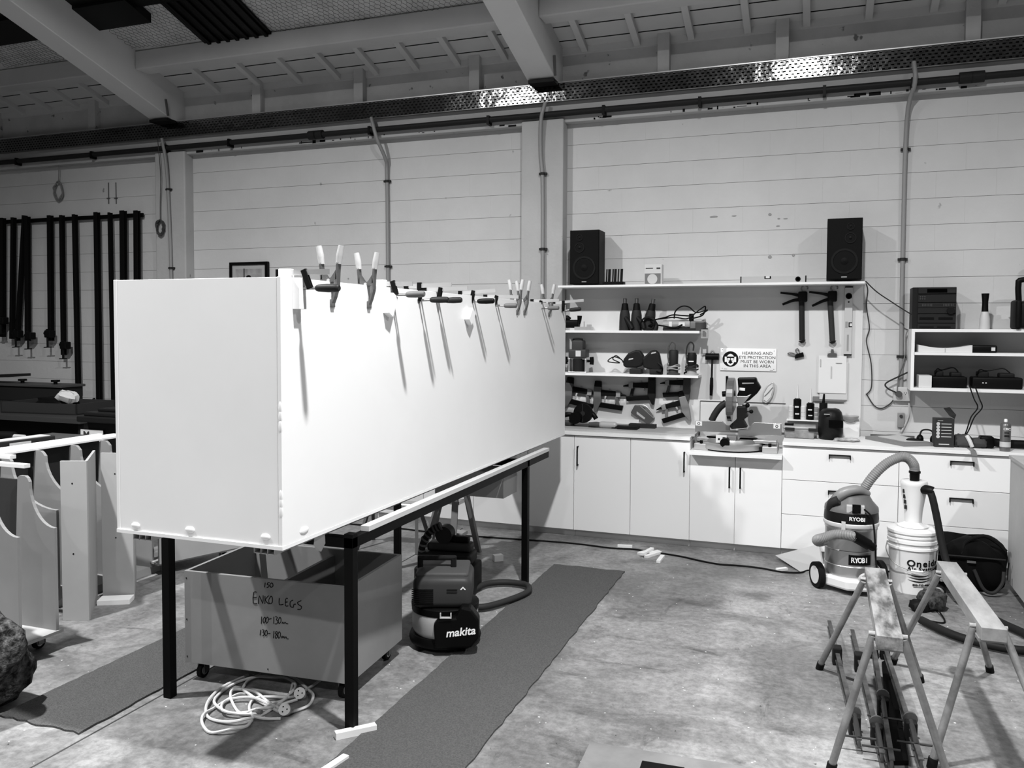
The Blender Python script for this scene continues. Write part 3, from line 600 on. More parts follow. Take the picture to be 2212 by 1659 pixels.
# ---------------------------------------------------------------- extension lead on the floor
lead = thing('extension_lead', 'pale coiled extension lead lying on the floor under the grey crate', 'cable', (-2.4, 3.0, 0))
def LP(l, z=.007): return [(x+2.4, y-3.0, z+.006*(i % 3)) for i, (x, y) in enumerate(l)]
CW = g(.62, .5, name='pale_cable')
lb = B()
lb.tube(LP([(-2.588,3.334),(-2.603,3.168),(-2.552,3.005),(-2.469,2.906),(-2.353,2.886),(-2.286,2.925),(-2.26,3.01),(-2.254,3.158),(-2.283,3.289),(-2.395,3.368),(-2.447,3.34),(-2.522,3.304),(-2.586,3.219),(-2.555,3.058),(-2.477,2.98),(-2.391,2.974),(-2.305,3.019),(-2.263,3.087),(-2.261,3.197),(-2.319,3.32)]), .0065, 7, 5)
lb.tube(LP([(-2.207,3.056),(-2.339,3.099),(-2.474,3.159),(-2.515,3.201),(-2.537,3.268),(-2.517,3.337)]), .0065, 7, 5)
lb.tube(LP([(-2.271,3),(-2.332,2.958),(-2.424,2.948),(-2.492,3.041),(-2.451,3.084),(-2.368,3.101),(-2.238,3.07)], .013), .0065, 7, 5)
lb.tube(LP([(-2.157,3.068),(-2.116,3.143),(-2.146,3.227),(-2.22,3.298),(-2.313,3.352),(-2.392,3.384)]), .0065, 7, 5)
lb.tube(LP([(-2.163,3.003),(-2.217,2.97),(-2.278,2.966),(-2.362,3.05),(-2.384,3.123),(-2.309,3.151),(-2.239,3.205),(-2.217,3.314),(-2.209,3.407)]), .0065, 7, 5)
lb.tube(LP([(-2.269,2.944),(-2.25,2.879),(-2.289,2.823),(-2.363,2.795),(-2.444,2.841),(-2.485,2.9),(-2.501,2.984),(-2.493,3.068),(-2.476,3.116),(-2.46,3.15)]), .0065, 7, 5)
lb.tube(LP([(-2.2,3.178),(-2.248,3.067),(-2.298,3.009),(-2.352,2.976),(-2.46,3.053),(-2.52,3.127),(-2.508,3.175),(-2.417,3.166),(-2.292,3.09),(-2.222,3.076)], .012), .0065, 7, 5)
lb.build('cable', CW, lead)
for q in [(-2.166,3.039),(-2.198,3.2)]:
    c = Vector((q[0]+2.4, q[1]-3.0, .03)); dn = Vector((.25, -.7, .55)).normalized()
    pb = B().cyl(c-dn*.03, c+dn*.012, .022, .026, n=18).build('socket_head', g(.55, .45), lead)
    a = dn.orthogonal().normalized(); b2 = dn.cross(a)
    for an in (0.3, 2.4, 4.5): h = c+dn*.012+(a*math.cos(an)+b2*math.sin(an))*.012; B().cyl(h-dn*.002, h+dn*.0006, .0035, n=8).build('pin_hole', BLACK, pb)
q = (-2.271,3); B().cyl((q[0]+2.4-.02, q[1]-3.0, .02), (q[0]+2.4+.012, q[1]-3.0, .02), .011, n=12).build('plug', g(.2), lead)
# ---------------------------------------------------------------- carpet runners
def runner(label, x0, x1, y0, y1, ang=0):
    R = random.Random(int(y0*100)); pts = []
    n = 60
    for i in range(n): pts.append((x0+R.uniform(-.004, .004), y0+(y1-y0)*i/n))
    for i in range(12): pts.append((x0+(x1-x0)*i/12, y1+R.uniform(-.012, .008)))
    for i in range(n): pts.append((x1+R.uniform(-.006, .004), y1-(y1-y0)*i/n))
    for i in range(12): pts.append((x1-(x1-x0)*i/12, y0+R.uniform(-.012, .008)))
    o = B().prism(pts, 0.0, .009, 'xy').build('carpet_runner', nz('runner_pile', .075, .12, 140, .95, bump=.6, bscale=260, detail=3, spots=[(.4, 90, .80)]))
    tag(o, label, 'carpet', 'carpet runners'); return o
runner('grey carpet runner on the open floor beside the table', -1.765, -1.25, 2.0, 5.72)
runner('short grey carpet runner under the shaded side of the table', -3.33, -2.87, 2.60, 5.3)
# offcuts on the floor
def stick(label, p, q, w=.03, h=.018, z=0.0):
    tag(B().bar((p[0], p[1], z+h/2), (q[0], q[1], z+h/2), w, h).build('timber_offcut', g(.78, .5), None, .001), label, 'offcut', 'white offcuts on the floor')
p = [(-1.851,2.941),(-1.731,3.067)]; stick('white stick lying at the foot of the near table leg', p[0], p[1], .03, .03)
p = [(-1.744,2.692),(-1.723,2.817)]; stick('white stick lying half on the runner at the bottom of the picture', p[0], p[1], .03, .02)
p = [(-1.44,6.325),(-1.33,6.345)]; stick('white stick lying on the black cable by the toe kick', p[0], p[1], .025, .02, .012)
p = [(-1.251,6.206),(-1.212,6.282)]; stick('shortest stick of the white offcut pile near the runner end', p[0], p[1])
p = [(-1.213,6.131),(-1.17,6.323)]; stick('white stick lying across the offcut pile', p[0], p[1], .028, .018, .018)
p = [(-1.185,6.142),(-1.106,6.307)]; stick('longest stick of the white offcut pile', p[0], p[1])
p = [(-1.18,6.233),(-1.121,6.329)]; stick('white stick at the back of the offcut pile', p[0], p[1])
p = [(-1.073,6.041),(-1.07,6.21)]; stick('white stick lying apart from the offcut pile towards the room', p[0], p[1])
p = [(-0.252,6.139),(-0.187,6.191)]; stick('white stick touching the black cable by the vacuum wheel', p[0], p[1])
p = [(-2.212,5.655),(-2.16,5.701)]; stick('small white block lying in the shade beyond the table', p[0], p[1], .05, .045)
p = [(-4.135,3.911),(-3.97,4.003)]; stick('white offcut lying before the folded grey boards', p[0], p[1], .1, .03)
cb = [(-1.486,6.301),(-1.319,6.328),(-1.19,6.306),(-1.095,6.29),(-0.938,6.252),(-0.781,6.182),(-0.648,6.143),(-0.494,6.159),(-0.355,6.147),(-0.217,6.105),(-0.098,6.133),(-0.019,6.228)]
pts = [(x, y, .006) for x, y in ([(-4.2, 6.25), (-3.39, 6.28), (-2.76, 6.25), (-1.9, 6.33)]+cb+[(.25, 6.35), (.6, 6.4)])]
tag(B().tube(pts, .0065, 7, 5).build('power_cable', RUBBER), 'black power cable snaking along the floor in front of the cabinets', 'cable')
p = [(-0.277,6.521),(-0.086,6.229),(-0.013,6.311),(0.034,6.553)]
fp = [(x_, y_-.09) for x_, y_ in [(-0.278,6.535),(-0.086,6.234)]]
tag(B()._add([(fp[0][0], fp[0][1], .03), (fp[1][0], fp[1][1], .004), (fp[1][0]+.14, fp[1][1]+.16, .004), (fp[0][0]+.3, fp[0][1]+.1, .12), (fp[0][0]+.02, fp[0][1]+.01, .024), (fp[1][0]+.01, fp[1][1]+.01, .0), (fp[1][0]+.15, fp[1][1]+.17, .0), (fp[0][0]+.31, fp[0][1]+.11, .114)], [(0, 1, 2, 3), (4, 7, 6, 5), (0, 4, 5, 1), (1, 5, 6, 2), (2, 6, 7, 3), (3, 7, 4, 0)]).build('board_offcut', g(.38)), 'bent grey board offcut leaning on the toe kick beside the vacuum', 'board')
pb = [(-0.848,3.258),(-0.851,3.074),(-0.315,3.278)]
ang = math.atan2(pb[2][1]-pb[0][1], pb[2][0]-pb[0][0])
fb = tag(B().box(0, .75, -.5, 0, 0, .018).build('plywood_offcut', nz('ply_offcut', .13, .19, 5, .7)), 'grey plywood sheet lying on the floor at the bottom of the picture', 'board'); fb.location = (pb[0][0], pb[0][1], 0); fb.rotation_euler = (0, 0, ang)
bp2 = [(-0.602,3.098),(-0.444,3.101)]
bl = tag(B().box(0, .16, -.12, 0, 0, .05).build('black_block', BLACK, None, .003), 'black block lying on the plywood sheet at the bottom of the picture', 'block'); bl.location = (bp2[0][0], bp2[0][1]-.005, .0181); bl.rotation_euler = (0, 0, ang)
# floor debris
db = B(); R = random.Random(11)
for i in range(420):
    x, y = R.uniform(-3.6, 1.2), R.uniform(2.3, 6.4); s = R.uniform(.001, .0035)
    if -1.77 < x < -1.24 and R.random() < .5: continue
    db.box(x-s, x+s*R.uniform(.5, 2), y-s, y+s, .0, s*.5)
o = db.build('wood_chips', g(.6)); o['kind'] = 'stuff'; o['label'] = 'pale wood chips and crumbs scattered over the concrete floor'; o['category'] = 'debris'
# ---------------------------------------------------------------- left side: sash clamps on their rail
rk = thing('clamp_rail', 'black rail on the wall carrying the long sash clamps', 'rail', (0, 7.11, 0))
r = [(-9.506,2.911),(-6.816,2.9)]
B().bar((r[0][0]-1.0, 0, r[0][1]), (r[1][0], 0, r[1][1]), .02, .042).build('bar', BLACK, rk)
SBM = g(.018, .5, name='sash_bar_iron')
def sash(label, top, bot, w, head=None, dep=.05):
    t = thing('sash_clamp', label, 'clamp', (bot[0], 7.045, bot[1]), 0, 'sash clamps hanging on the wall'); o = Vector((bot[0], 7.045, bot[1]))
    T = Vector((top[0], 7.07, top[1]))-o; D = Vector((0, 0.02, 0))
    sdv = (T-D).normalized().cross(Vector((0, 1, 0))).normalized()
    B().bar(D, T, w*.35, dep*.7, up=(0, 1, 0)).build('web', SBM, t)
    for k in (-.5, .5):
        B().bar(D+sdv*0+Vector((0, k*dep*.8, 0)), T+Vector((0, k*dep*.8, 0)), w, .008, up=(0, 1, 0)).build('flange', SBM, t)
    if head:
        h = Vector((head[0], 7.03, head[1]))-o
        B().box(h.x-.05, h.x+.035, -.05, .03, h.z-.05, h.z+.03).prism([(h.x-.09, h.z+.0), (h.x-.04, h.z+.05), (h.x-.04, h.z-.03), (h.x-.07, h.z-.03)], -.03, .01).build('jaw_head', SBM, t, .008)
        B().cyl((h.x-.02, -.03, h.z-.05), (h.x-.02, -.03, h.z-.16), .011, n=10).build('screw', SBM, t)
        B().cyl((h.x-.075, -.03, h.z-.16), (h.x+.035, -.03, h.z-.155), .006, n=8).build('tommy_bar', SBM, t)
    return t
S = [('first of the hanging sash clamps, cut off by the picture edge', [(-8.821,2.945),(-8.857,1.581)], .045, (-8.799,1.778)),
 ('slim sash clamp, second from the picture edge', [(-8.654,2.944),(-8.709,1.561)], .04, None),
 ('leaning sash clamp crossing its neighbour on the rail', [(-8.482,2.96),(-8.628,1.54)], .036, (-8.574,1.627)),
 ('sash clamp crossed by the leaning one', [(-8.442,2.946),(-8.466,1.541)], .045, (-8.385,1.607)),
 ('broad short sash clamp with its jaw at the lower end', [(-8.098,2.944),(-8.113,1.544)], .05, (-8.09,1.63)),
 ('short slim sash clamp with a heavy jaw at its lower end', [(-7.923,2.939),(-7.929,1.387)], .036, (-7.862,1.505)),
 ('long worn sash clamp reaching down to the grey toolbox', [(-7.736,2.939),(-7.724,0.979)], .038, (-7.703,0.897)),
 ('longest sash clamp with punched holes, left of the thin one', [(-7.42,2.949),(-7.421,0.831)], .05, (-7.423,0.875)),
 ('thin sash clamp right of the one with punched holes', [(-7.233,2.938),(-7.219,0.869)], .026, None),
 ('broad sash clamp, second from the rail end above the white box', [(-7.051,2.95),(-7.064,0.978)], .06, None),
 ('last sash clamp at the rail end above the white box', [(-6.863,2.942),(-6.881,0.984)], .055, None)]
for l, p, w, h in S: sash(l, p[0], p[1], w, h)
# framed picture above the box
fp = [(-5.703,2.368),(-5.233,2.371)]
x0, x1, zt = fp[0][0], fp[1][0], fp[0][1]
pf = thing('picture_frame', 'black framed picture on the wall just above the white box', 'picture', (x0, 7.125, zt-.42))
W, Hh = x1-x0, .42
B().box(0, W, -.02, .01, Hh-.028, Hh).box(0, W, -.02, .01, 0, .028).box(0, .028, -.02, .01, .028, Hh-.028).box(W-.034, W, -.02, .01, .028, Hh-.028).build('frame', BLACK, pf, .002)
B().box(.028, W-.034, -.004, .005, .028, Hh-.028).build('mount', g(.36), pf)
B().box(.07, W-.08, -.006, -.004, .07, Hh-.07).build('print', nz('print_tone', .2, .34, 9, .4), pf)
B().box(.17, .18, -.008, -.006, .2, Hh-.065).ball((.23, -.007, Hh-.15), .03, 10, (1, .05, .6)).build('print_motif', g(.02), pf)
# ---------------------------------------------------------------- left workbench, toolbox, bin
WB = thing('workbench', 'dark cluttered workbench below the sash clamps', 'bench', (0, 0, 0))
B().box(-9.2, -6.0, 5.5, 6.6, .86, .90).build('top', g(.07, .6), WB)
for x in (-9.1, -7.6, -6.08): B().box(x, x+.07, 5.55, 5.62, 0, .86).build('leg', g(.03), WB)
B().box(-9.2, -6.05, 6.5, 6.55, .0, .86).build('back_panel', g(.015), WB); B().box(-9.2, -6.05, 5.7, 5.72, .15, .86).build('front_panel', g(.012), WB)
tx = thing('toolbox', 'long grey metal toolbox with two black knobs on the workbench', 'toolbox', (-7.9, 6.75, .9))
B().box(-1.0, .42, -.13, .15, 0, .16).build('body', g(.05, .5), tx, .008)
B().box(-1.0, .44, -.15, .17, .16, .185).build('lid', g(.11, .5), tx, .004)
for x in (-.28, .2): B().cyl((x, 0, .185), (x, 0, .21), .02, n=12).cyl((x, 0, .21), (x, 0, .23), .045, n=14).build('knob', BLACK, tx)
tag(B().rbox(-8.75, -8.35, 6.2, 6.5, .9, 1.2, .05).build('tool_case', g(.2)), 'rounded grey case standing at the picture edge on the workbench', 'case')
lb_ = tag(B().box(-.45, .45, -.15, .15, 0, .03).build('dark_board', g(.04)), 'dark board lying sloped across the grey toolbox', 'board'); lb_.location = (-8.72, 6.78, 1.13); lb_.rotation_euler = (0, -.05, 0)
ty = thing('parts_tray', 'shallow dark tray with a white rag on the workbench', 'tray', (-6.75, 5.95, .9), .1)
B().box(-.42, .42, -.25, .25, 0, .012).box(-.42, .42, -.25, -.235, 0, .1).box(-.42, .42, .235, .25, 0, .1).box(-.42, -.405, -.25, .25, 0, .1).box(.405, .42, -.25, .25, 0, .1).build('tray', g(.06, .5), ty)
dcon = B().pillow((0, 0, 0), .2, .13, .06, 8, .12).build('black_cloth', g(.012)); dcon.location = (-6.78, 5.97, .98); tag(dcon, 'heap of black cloth lying in the dark tray', 'cloth')
rg = B().pillow((0, 0, 0), .085, .06, .05, 7, .25).build('rag', g(.5, .8)); rg.location = (-6.58, 5.90, 1.045); rg.rotation_euler = (.2, .3, .4); tag(rg, 'crumpled white rag lying in the dark tray', 'rag')
bn = thing('wheelie_bin', 'dark wheelie bin with a pale M sticker beside the workbench', 'bin', (-5.15, 5.35, 0), -.05)
vs = []
for z, a, b in ((.1, .2, .24), (.98, .27, .33)): vs += [(-a, -b, z), (a, -b, z), (a, b, z), (-a, b, z)]
B()._add(vs, [(0, 1, 2, 3), (4, 5, 6, 7), (0, 1, 5, 4), (1, 2, 6, 5), (2, 3, 7, 6), (3, 0, 4, 7)]).build('body', g(.02, .5), bn, .02)
B().box(-.31, .31, -.38, .36, .955, 1.0).box(-.28, .28, -.34, .32, 1.0, 1.03).box(-.22, .22, -.26, .28, 1.03, 1.055).build('lid', g(.03, .4), bn, .008)
B().cyl((-.18, .39, .99), (.18, .39, .99), .014, n=10).build('handle', BLACK, bn)
for x in (-.24, .24): B().cyl((x-.025, .24, .1), (x+.025, .24, .1), .1, n=18).build('wheel', RUBBER, bn)
sg = [(-5.469,0.892),(-5.227,0.889),(-5.457,0.771)]
B().box(sg[0][0]+5.15, sg[1][0]+5.15, -.335, -.331, sg[2][1]-.08, sg[0][1]).build('sticker', g(.55), bn)
text('M', 'sticker_logo', .085, g(.06), bn, (sg[0][0]+5.15+.065, -.3365, sg[0][1]-.05), FRONT, bold=.004)
text('Waste\nManagement', 'sticker_lettering', .022, g(.1), bn, (sg[0][0]+5.15+.16, -.3365, sg[0][1]-.06), FRONT)
# ---------------------------------------------------------------- curved bracket panels and boards at the left
PAN = nz('primed_panel', .30, .35, 1.2, .55); FIN = nz('bracket_paint', .20, .25, 1.2, .55)
def fin_pts(x1, xa, z0, zs, zt, xl):
    pts = [(xl, z0), (x1, z0), (x1, zs)]
    for i in range(1, 11):
        a = math.pi/2*i/10; pts.append((x1-(x1-xa)*math.sin(a)*.96, zs+(zt-.03-zs)*(1-math.cos(a))))
    pts += [(xa-.004, zt-.01), (xa-.02, zt), (xa-.06, zt), (xa-.075, zt-.01)]
    return pts
bk = thing('bracket_trolley', 'wheeled base carrying two curved grey bracket panels', 'trolley', (0, 0, 0))
B().box(-4.75, -3.74, 2.95, 3.30, .085, .10).build('base_board', PAN, bk)
for x, y in ((-3.85, 3.0), (-3.85, 3.24), (-4.6, 3.2)): castor(bk, x, y, .034, .085)
B().box(-4.7, -3.99, 3.284, 3.298, .1, .88).build('dark_back_board', g(.07), bk)
for y, l in ((3.262, 'curved grey bracket panel on the trolley, the one farther from the sack'), (3.046, 'curved grey bracket panel on the trolley, behind the rough sack')):
    t = thing('curved_side', l, 'side panel', (0, y, .1005), 0, 'curved bracket panels')
    P = [(x, z-.1) for x, z in fin_pts(-3.75, -3.93, .1, .644, .907, -4.05)]
    B().prism(P, 0, .018).build('board', FIN, t)
fr2 = thing('desk_skeleton', 'white-topped frame of curved brackets behind the trolley', 'frame', (0, 0, 0))
B().box(-4.86, -4.72, 3.3, 4.75, .905, .92).box(-4.86, -4.835, 3.3, 4.62, .92, .935).build('top_rail', WHITE2, fr2, .002)
for y in (3.45, 3.74, 3.98, 4.25, 4.5):
    B().prism(fin_pts(-4.28, -4.66, .05, .60, .904, -4.79), y, y+.02).build('curved_bracket', FIN, fr2)
B().box(-4.86, -4.84, 3.4, 4.6, .05, .9).build('back_board', g(.06), fr2)  # dark colour stands in for the shadow in the gaps between brackets
B().box(-5.1, -4.3, 3.4, 4.6, .0, .05).build('plinth', PAN, fr2)
# small tools lying on the frame
ng = thing('long_carton', 'dark strip of packaging with white markings on the bracket frame', 'package', (-4.98, 4.02, .906), 1.5)
B().box(-.28, .28, -.05, .05, 0, .05).build('carton', g(.05, .5), ng, .006); B().box(-.05, .1, -.052, -.05, .015, .035).ball((-.16, -.05, .025), .022, 10, (1.3, .1, .7)).build('print_marks', g(.5), ng)
B().box(-.28, .25, -.04, .06, .05, .055).build('top_sheet', g(.45), ng)
tag(B().box(-5.40, -4.87, 3.3, 4.7, .88, .905).build('timber_shelf', g(.1)), 'dark plank behind the white-topped bracket frame, carrying tools', 'board')
ag = thing('angle_grinder', 'pale angle grinder with a round guard lying behind the packaging', 'grinder', (-5.2, 3.62, .906), .4)
B().cyl((0, -.02, .09), (0, .02, .09), .062, n=20).build('guard', g(.45, .5), ag); B().tube([(0, .04, .05), (.1, .05, .05), (.22, .05, .045)], .03, 10, 5).build('body', g(.3, .5), ag); B().cyl((-.1, -.02, .05), (.05, -.02, .06), .018, n=10).build('side_grip', MID, ag)
dr = thing('drill', 'dark hand drill with a bright chuck lying behind the packaging', 'drill', (-5.2, 4.12, .906), .2)
B().tube([(-.12, 0, .045), (0, 0, .05), (.1, 0, .05)], .035, 10, 5).build('body', BLACK, dr); B().cyl((.1, 0, .05), (.18, 0, .055), .018, .010, n=12).build('chuck', STEEL, dr); B().rbox(-.12, -.06, -.09, .0, .01, .07, .015).build('grip', DARK, dr)
# two sticks in the foreground on top of the trolley panels
s_ = [(-4.365,3.447),(-4.322,3.536),(-4.102,3.414),(-4.002,3.261)]
for i, (p0, p1, zz) in enumerate(((s_[0], s_[1], .935), (s_[0], s_[2], .91))):
    tag(B().box(p1[0]-.75, p1[0]-.05, p1[1]-.02+i*.03, p1[1]+.02+i*.03, zz, zz+.022).build('white_batten', g(.74, .5), None, .001), ('upper' if i == 0 else 'lower')+' white batten resting across the curved bracket panels', 'batten', 'white battens across the panels')
# boards: two folded L-shaped grey board pairs standing on the floor
def lboard(label, p0, p1, h, wing, wl, sh=0):
    p0 = Vector((p0[0], p0[1], 0)); p1 = Vector((p1[0], p1[1], 0)); t = thing('folded_board', label, 'board', p0, 0, 'folded grey boards'); e = p1-p0; d = e.normalized(); nrm = Vector((-d.y, d.x, 0))
    w_ = Vector((wing[0], wing[1], 0)).normalized()*wl
    f = lambda a, b, th, hh: B()._add([a, b, b+th, a+th, a+Vector((0, 0, hh)), b+Vector((0, 0, hh)), b+th+Vector((0, 0, hh)), a+th+Vector((0, 0, hh))], [(0, 1, 2, 3), (4, 5, 6, 7), (0, 1, 5, 4), (1, 2, 6, 5), (2, 3, 7, 6), (3, 0, 4, 7)])
    f(Vector((0, 0, 0)), e, nrm*.016, h).build('face_board', PAN, t, .001)
    f(e+nrm*.016, e+nrm*.016+w_, -d*.016, h).build('wing_board', PAN, t, .001)
    for z in (h-.13, h*.42): B().cyl(e*.45+nrm*-.001+Vector((0, 0, z)), e*.45+nrm*.004+Vector((0, 0, z)), .005, n=8).build('screw_hole', g(.03), t)
lboard('grey board pair folded to an angle, standing nearest the trolley', (-4.085, 3.60), (-3.945, 3.655), .93, (-.66, .75), .44)
lboard('grey board pair folded to an angle, standing nearest the steel table', (-4.19, 3.99), (-4.0, 4.05), .917, (-.68, .73), .34)
pc = thing('board_dolly', 'low grey board on castors beyond the table leg', 'dolly', (-4.16, 4.5, 0), 1.2)
B().box(-.05, .55, -.01, .01, .095, .30).box(-.05, .55, .01, .3, .08, .095).build('board', PAN, pc); castor(pc, .02, .05, .034, .08); castor(pc, .45, .05, .034, .08)
# rough sack at the picture edge
sk = B(); R = random.Random(5); n = 26; vs = []; fs = []
for i in range(n+1):
    ph = -math.pi/2+math.pi*i/n
    for j in range(2*n):
        th = math.pi*j/n; k = 1+.10*math.sin(3*th+2*ph)+.07*math.sin(7*th-5*ph+1)+R.uniform(-.035, .035)
        vs.append((.27*k*math.copysign(abs(math.cos(ph))**.6, math.cos(ph))*math.cos(th), .25*k*math.copysign(abs(math.cos(ph))**.6, math.cos(ph))*math.sin(th), .22+.23*k*math.sin(ph)+.04*math.cos(th*2)*math.cos(ph)))
for i in range(n):
    for j in range(2*n): fs.append((i*2*n+j, i*2*n+(j+1) % (2*n), (i+1)*2*n+(j+1) % (2*n), (i+1)*2*n+j))
sk.sm = True; o = sk._add(vs, fs).build('rubble_sack', nz('sack_tone', .008, .11, 30, .9, bump=.9, bscale=60, lo=.38, hi=.68)); o.location = (-3.52, 2.56, .0); tag(o, 'rough mottled sack of offcuts slumped at the picture edge', 'sack')
# ---------------------------------------------------------------- things on the shelves and the white panel
def px(pts, ox, oz): return [(x-ox, z-oz) for x, z in pts]
def speaker(label, q, y0, side, ty):
    (x0, zb), (x1, zt) = q
    w, h = x1-x0, zt-zb; t = thing('loudspeaker', label, 'loudspeaker', ((x0+x1)/2, y0, zb), 0, 'black loudspeakers')
    B().box(-w/2, w/2, 0, .2, 0, h).build('cabinet', g(.010, .5), t, .003)
    B().box(-w/2+.006, w/2-.006, -.006, 0, .006, h-.006).build('baffle', g(.007, .6), t)
    def cone(x, z, r):
        m = Matrix.Rotation(math.pi/2, 4, 'X')
        c = B().lathe([(r, .0), (r, .006), (r*.84, .006), (r*.78, -.001)], (x, -.006, z), 28, m).build('driver_ring', g(.03, .4), t)
        B().lathe([(r*.8, .0), (r*.3, -.004), (r*.28, .002), (.0001, .005)], (x, -.0075, z), 24, m).build('driver_cone', g(.009, .5), c)
    cone(0.0, h*.30, w*.385); cone(side*w*.16, h*.675, w*.165); cone(side*w*.16, h*.86, w*.11)
    B().box(-.02, .02, -.008, -.006, h*.035, h*.048).build('badge', g(.4, .4), t)
q = [(-2.004,2.081),(-1.748,2.535)]; speaker('black loudspeaker at the column end of the top shelf', q, 6.88, -1, 0)
q = [(0.041,2.086),(0.291,2.551)]; speaker('black loudspeaker at the stereo end of the top shelf', q, 6.88, 1, 0)
q = [(-1.722,2.081),(-1.542,2.079)]
t = thing('drill_bit_rack', 'black rack of upright drill bits beside a loudspeaker', 'rack', ((q[0][0]+q[1][0])/2, 6.93, 2.0705)); w = (q[1][0]-q[0][0])/2
B().box(-w, w, -.04, .04, 0, .028).build('base', BLACK, t, .004)
for x in (-.75, -.55, -.42, -.12, .06, .17, .42, .68, .8): B().cyl((x*w*.95, 0, .028), (x*w*.95+.004, 0, .135), .006, n=8).build('drill_bit', g(.03), t)
q = [(-1.369,2.079),(-1.226,2.211)]
t = thing('carton', 'small white carton with a round picture on the top shelf', 'carton', (q[0][0], 6.9, 2.0705)); w, h = q[1][0]-q[0][0], .165
B().box(0, w, 0, .09, 0, h).build('box', g(.55), t, .001); B().box(.03*w, .95*w, -.001, 0, .005, h*.55).build('label_panel', g(.18), t)
B().cyl((w*.47, -.003, h*.27), (w*.47, -.001, h*.27), h*.25, n=24).build('disc_picture', g(.5), t); B().box(w*.08, w*.5, -.0012, 0, h*.78, h*.83).box(w*.7, w*.92, -.0012, 0, h*.76, h*.84).build('print_lines', g(.1), t)
q = [(-0.6,2.085),(-0.104,2.117)]
t = thing('spirit_level', 'pale spirit level lying along the top shelf', 'level', (q[0][0], 6.9, 2.0705)); w = q[1][0]-q[0][0]
B().box(0, w, 0, .022, 0, .052).build('beam', g(.42, .4), t, .001)
for x0, x1 in ((0, .009), (w-.009, w)): B().box(x0, x1, -.001, .023, -.0002, .0525).build('end_cap', BLACK, t)
B().box(.37*w, .47*w, -.002, 0, .032, .052).build('vial_window', BLACK, t); B().box(.39*w, .45*w, -.003, -.002, .036, .052).build('vial', g(.6), t)
B().lathe([(.020, -.002), (.020, .003), (.013, .003), (.012, 0)], (.875*w, 0, .026), 20, Matrix.Rotation(math.pi/2, 4, 'X')).build('round_vial', BLACK, t)
# heat guns
HG = [('heat gun standing at the column side of the trio', [(-1.551,1.692),(-1.549,1.854)], 0), ('middle heat gun of the standing trio', [(-1.451,1.692),(-1.446,1.854)], 0), ('tilted heat gun of the standing trio, beside the cable tangle', [(-1.357,1.693),(-1.332,1.853)], .18)]
for i, (l, q, lean) in enumerate(HG):
    t = thing('heat_gun', l, 'heat gun', (q[0][0], 7.0, 1.6905), 0, 'heat guns on the shelf'); 
    m = Matrix.Rotation(lean, 4, 'Y')
    B().lathe([(.047, 0), (.047, .06), (.044, .13), (.036, .17)], n=18, mat=m).build('body', g(.055, .5), t)
    B().lathe([(.033, .165), (.026, .225), (.02, .23)], n=18, mat=m).build('nose', g(.015, .5), t)
    B().lathe([(.015, .225), (.016, .27), (.013, .27), (.012, .24)], n=16, mat=m).build('nozzle', DSTEEL, t)
    B().tube([m @ Vector((.0, -.02, .12)), m @ Vector((.05+.01*i, -.05, .06)), m @ Vector((.075, -.06, .016))], .02, 10, 4).build('handle', g(.03, .5), t)
t = thing('cord_bundle', 'coiled black flex lying against the heat guns', 'cord', (HG[1][1][0][0]+.05, 6.95, 1.6905))
for k in range(4): B().tube([(.06*math.cos(a*math.pi/4)+.06, -.02+.004*k, .055+.05*math.sin(a*math.pi/4)+.003*k) for a in range(8)], .005, 6, 4, closed=True).build('loop', BLACK, t)
# polisher with cable tangle
q = [(-1.241,1.693),(-0.919,1.695)]
t = thing('polisher', 'pale-bodied electric polisher under a tangle of black cable', 'power tool', (q[0][0]+.02, 6.99, 1.6905))
B().cyl((.0, 0, .05), (.22, 0, .055), .034, n=18).build('motor_body', g(.32, .4), t); B().box(.05, .075, -.036, -.03, .03, .075).box(.13, .18, -.036, -.03, .04, .07).build('rating_label', g(.7), t)
B().rbox(.22, .34, -.035, .035, .01, .08, .012).build('gear_head', g(.18, .4), t); B().cyl((.23, -.01, .06), (.23, -.01, .14), .02, n=14).build('side_grip', BLACK, t); B().cyl((.30, 0, .005), (.30, 0, .07), .05, n=20).build('disc', g(.1), t)
B().rbox(.0, .36, -.04, .04, 0, .022, .006).build('base_shoe', g(.05), t)
cbm = B(); R = random.Random(8)
cbm.tube([(-.08, -.02, .09), (0, -.03, .1), (.1, -.04, .11), (.2, -.03, .1), (.28, -.02, .16), (.34, -.01, .2), (.32, 0, .13), (.24, -.03, .10)], .006, 6, 6)
cbm.tube([(-.12, -.02, .06), (-.06, -.04, .09), (.02, -.04, .11), (.08, -.03, .13), (.16, -.02, .125), (.24, -.02, .12)], .006, 6, 6)
cbm.tube([(.09, -.02, .1), (.1, -.02, .16), (.15, -.02, .2), (.21, -.02, .195), (.27, -.02, .15), (.36, -.02, .17), (.3, -.02, .13)], .006, 6, 6)
cbm.tube([(-.14, -.02, .03), (-.08, -.05, .05), (.0, -.05, .04), (.1, -.045, .025), (.16, -.045, .05), (.12, -.045, .02)], .007, 6, 6)
cbm.build('cable_tangle', BLACK, t)
t = thing('ring_bracket', 'square metal bracket hanging on the end of the short shelf', 'bracket', (-.905, 6.93, 1.63)); B().box(0, .055, 0, .02, .06, .072).box(0, .055, 0, .02, -.0, .012).box(0, .012, 0, .02, .012, .06).box(.043, .055, 0, .02, .012, .06).build('frame', g(.3), t)
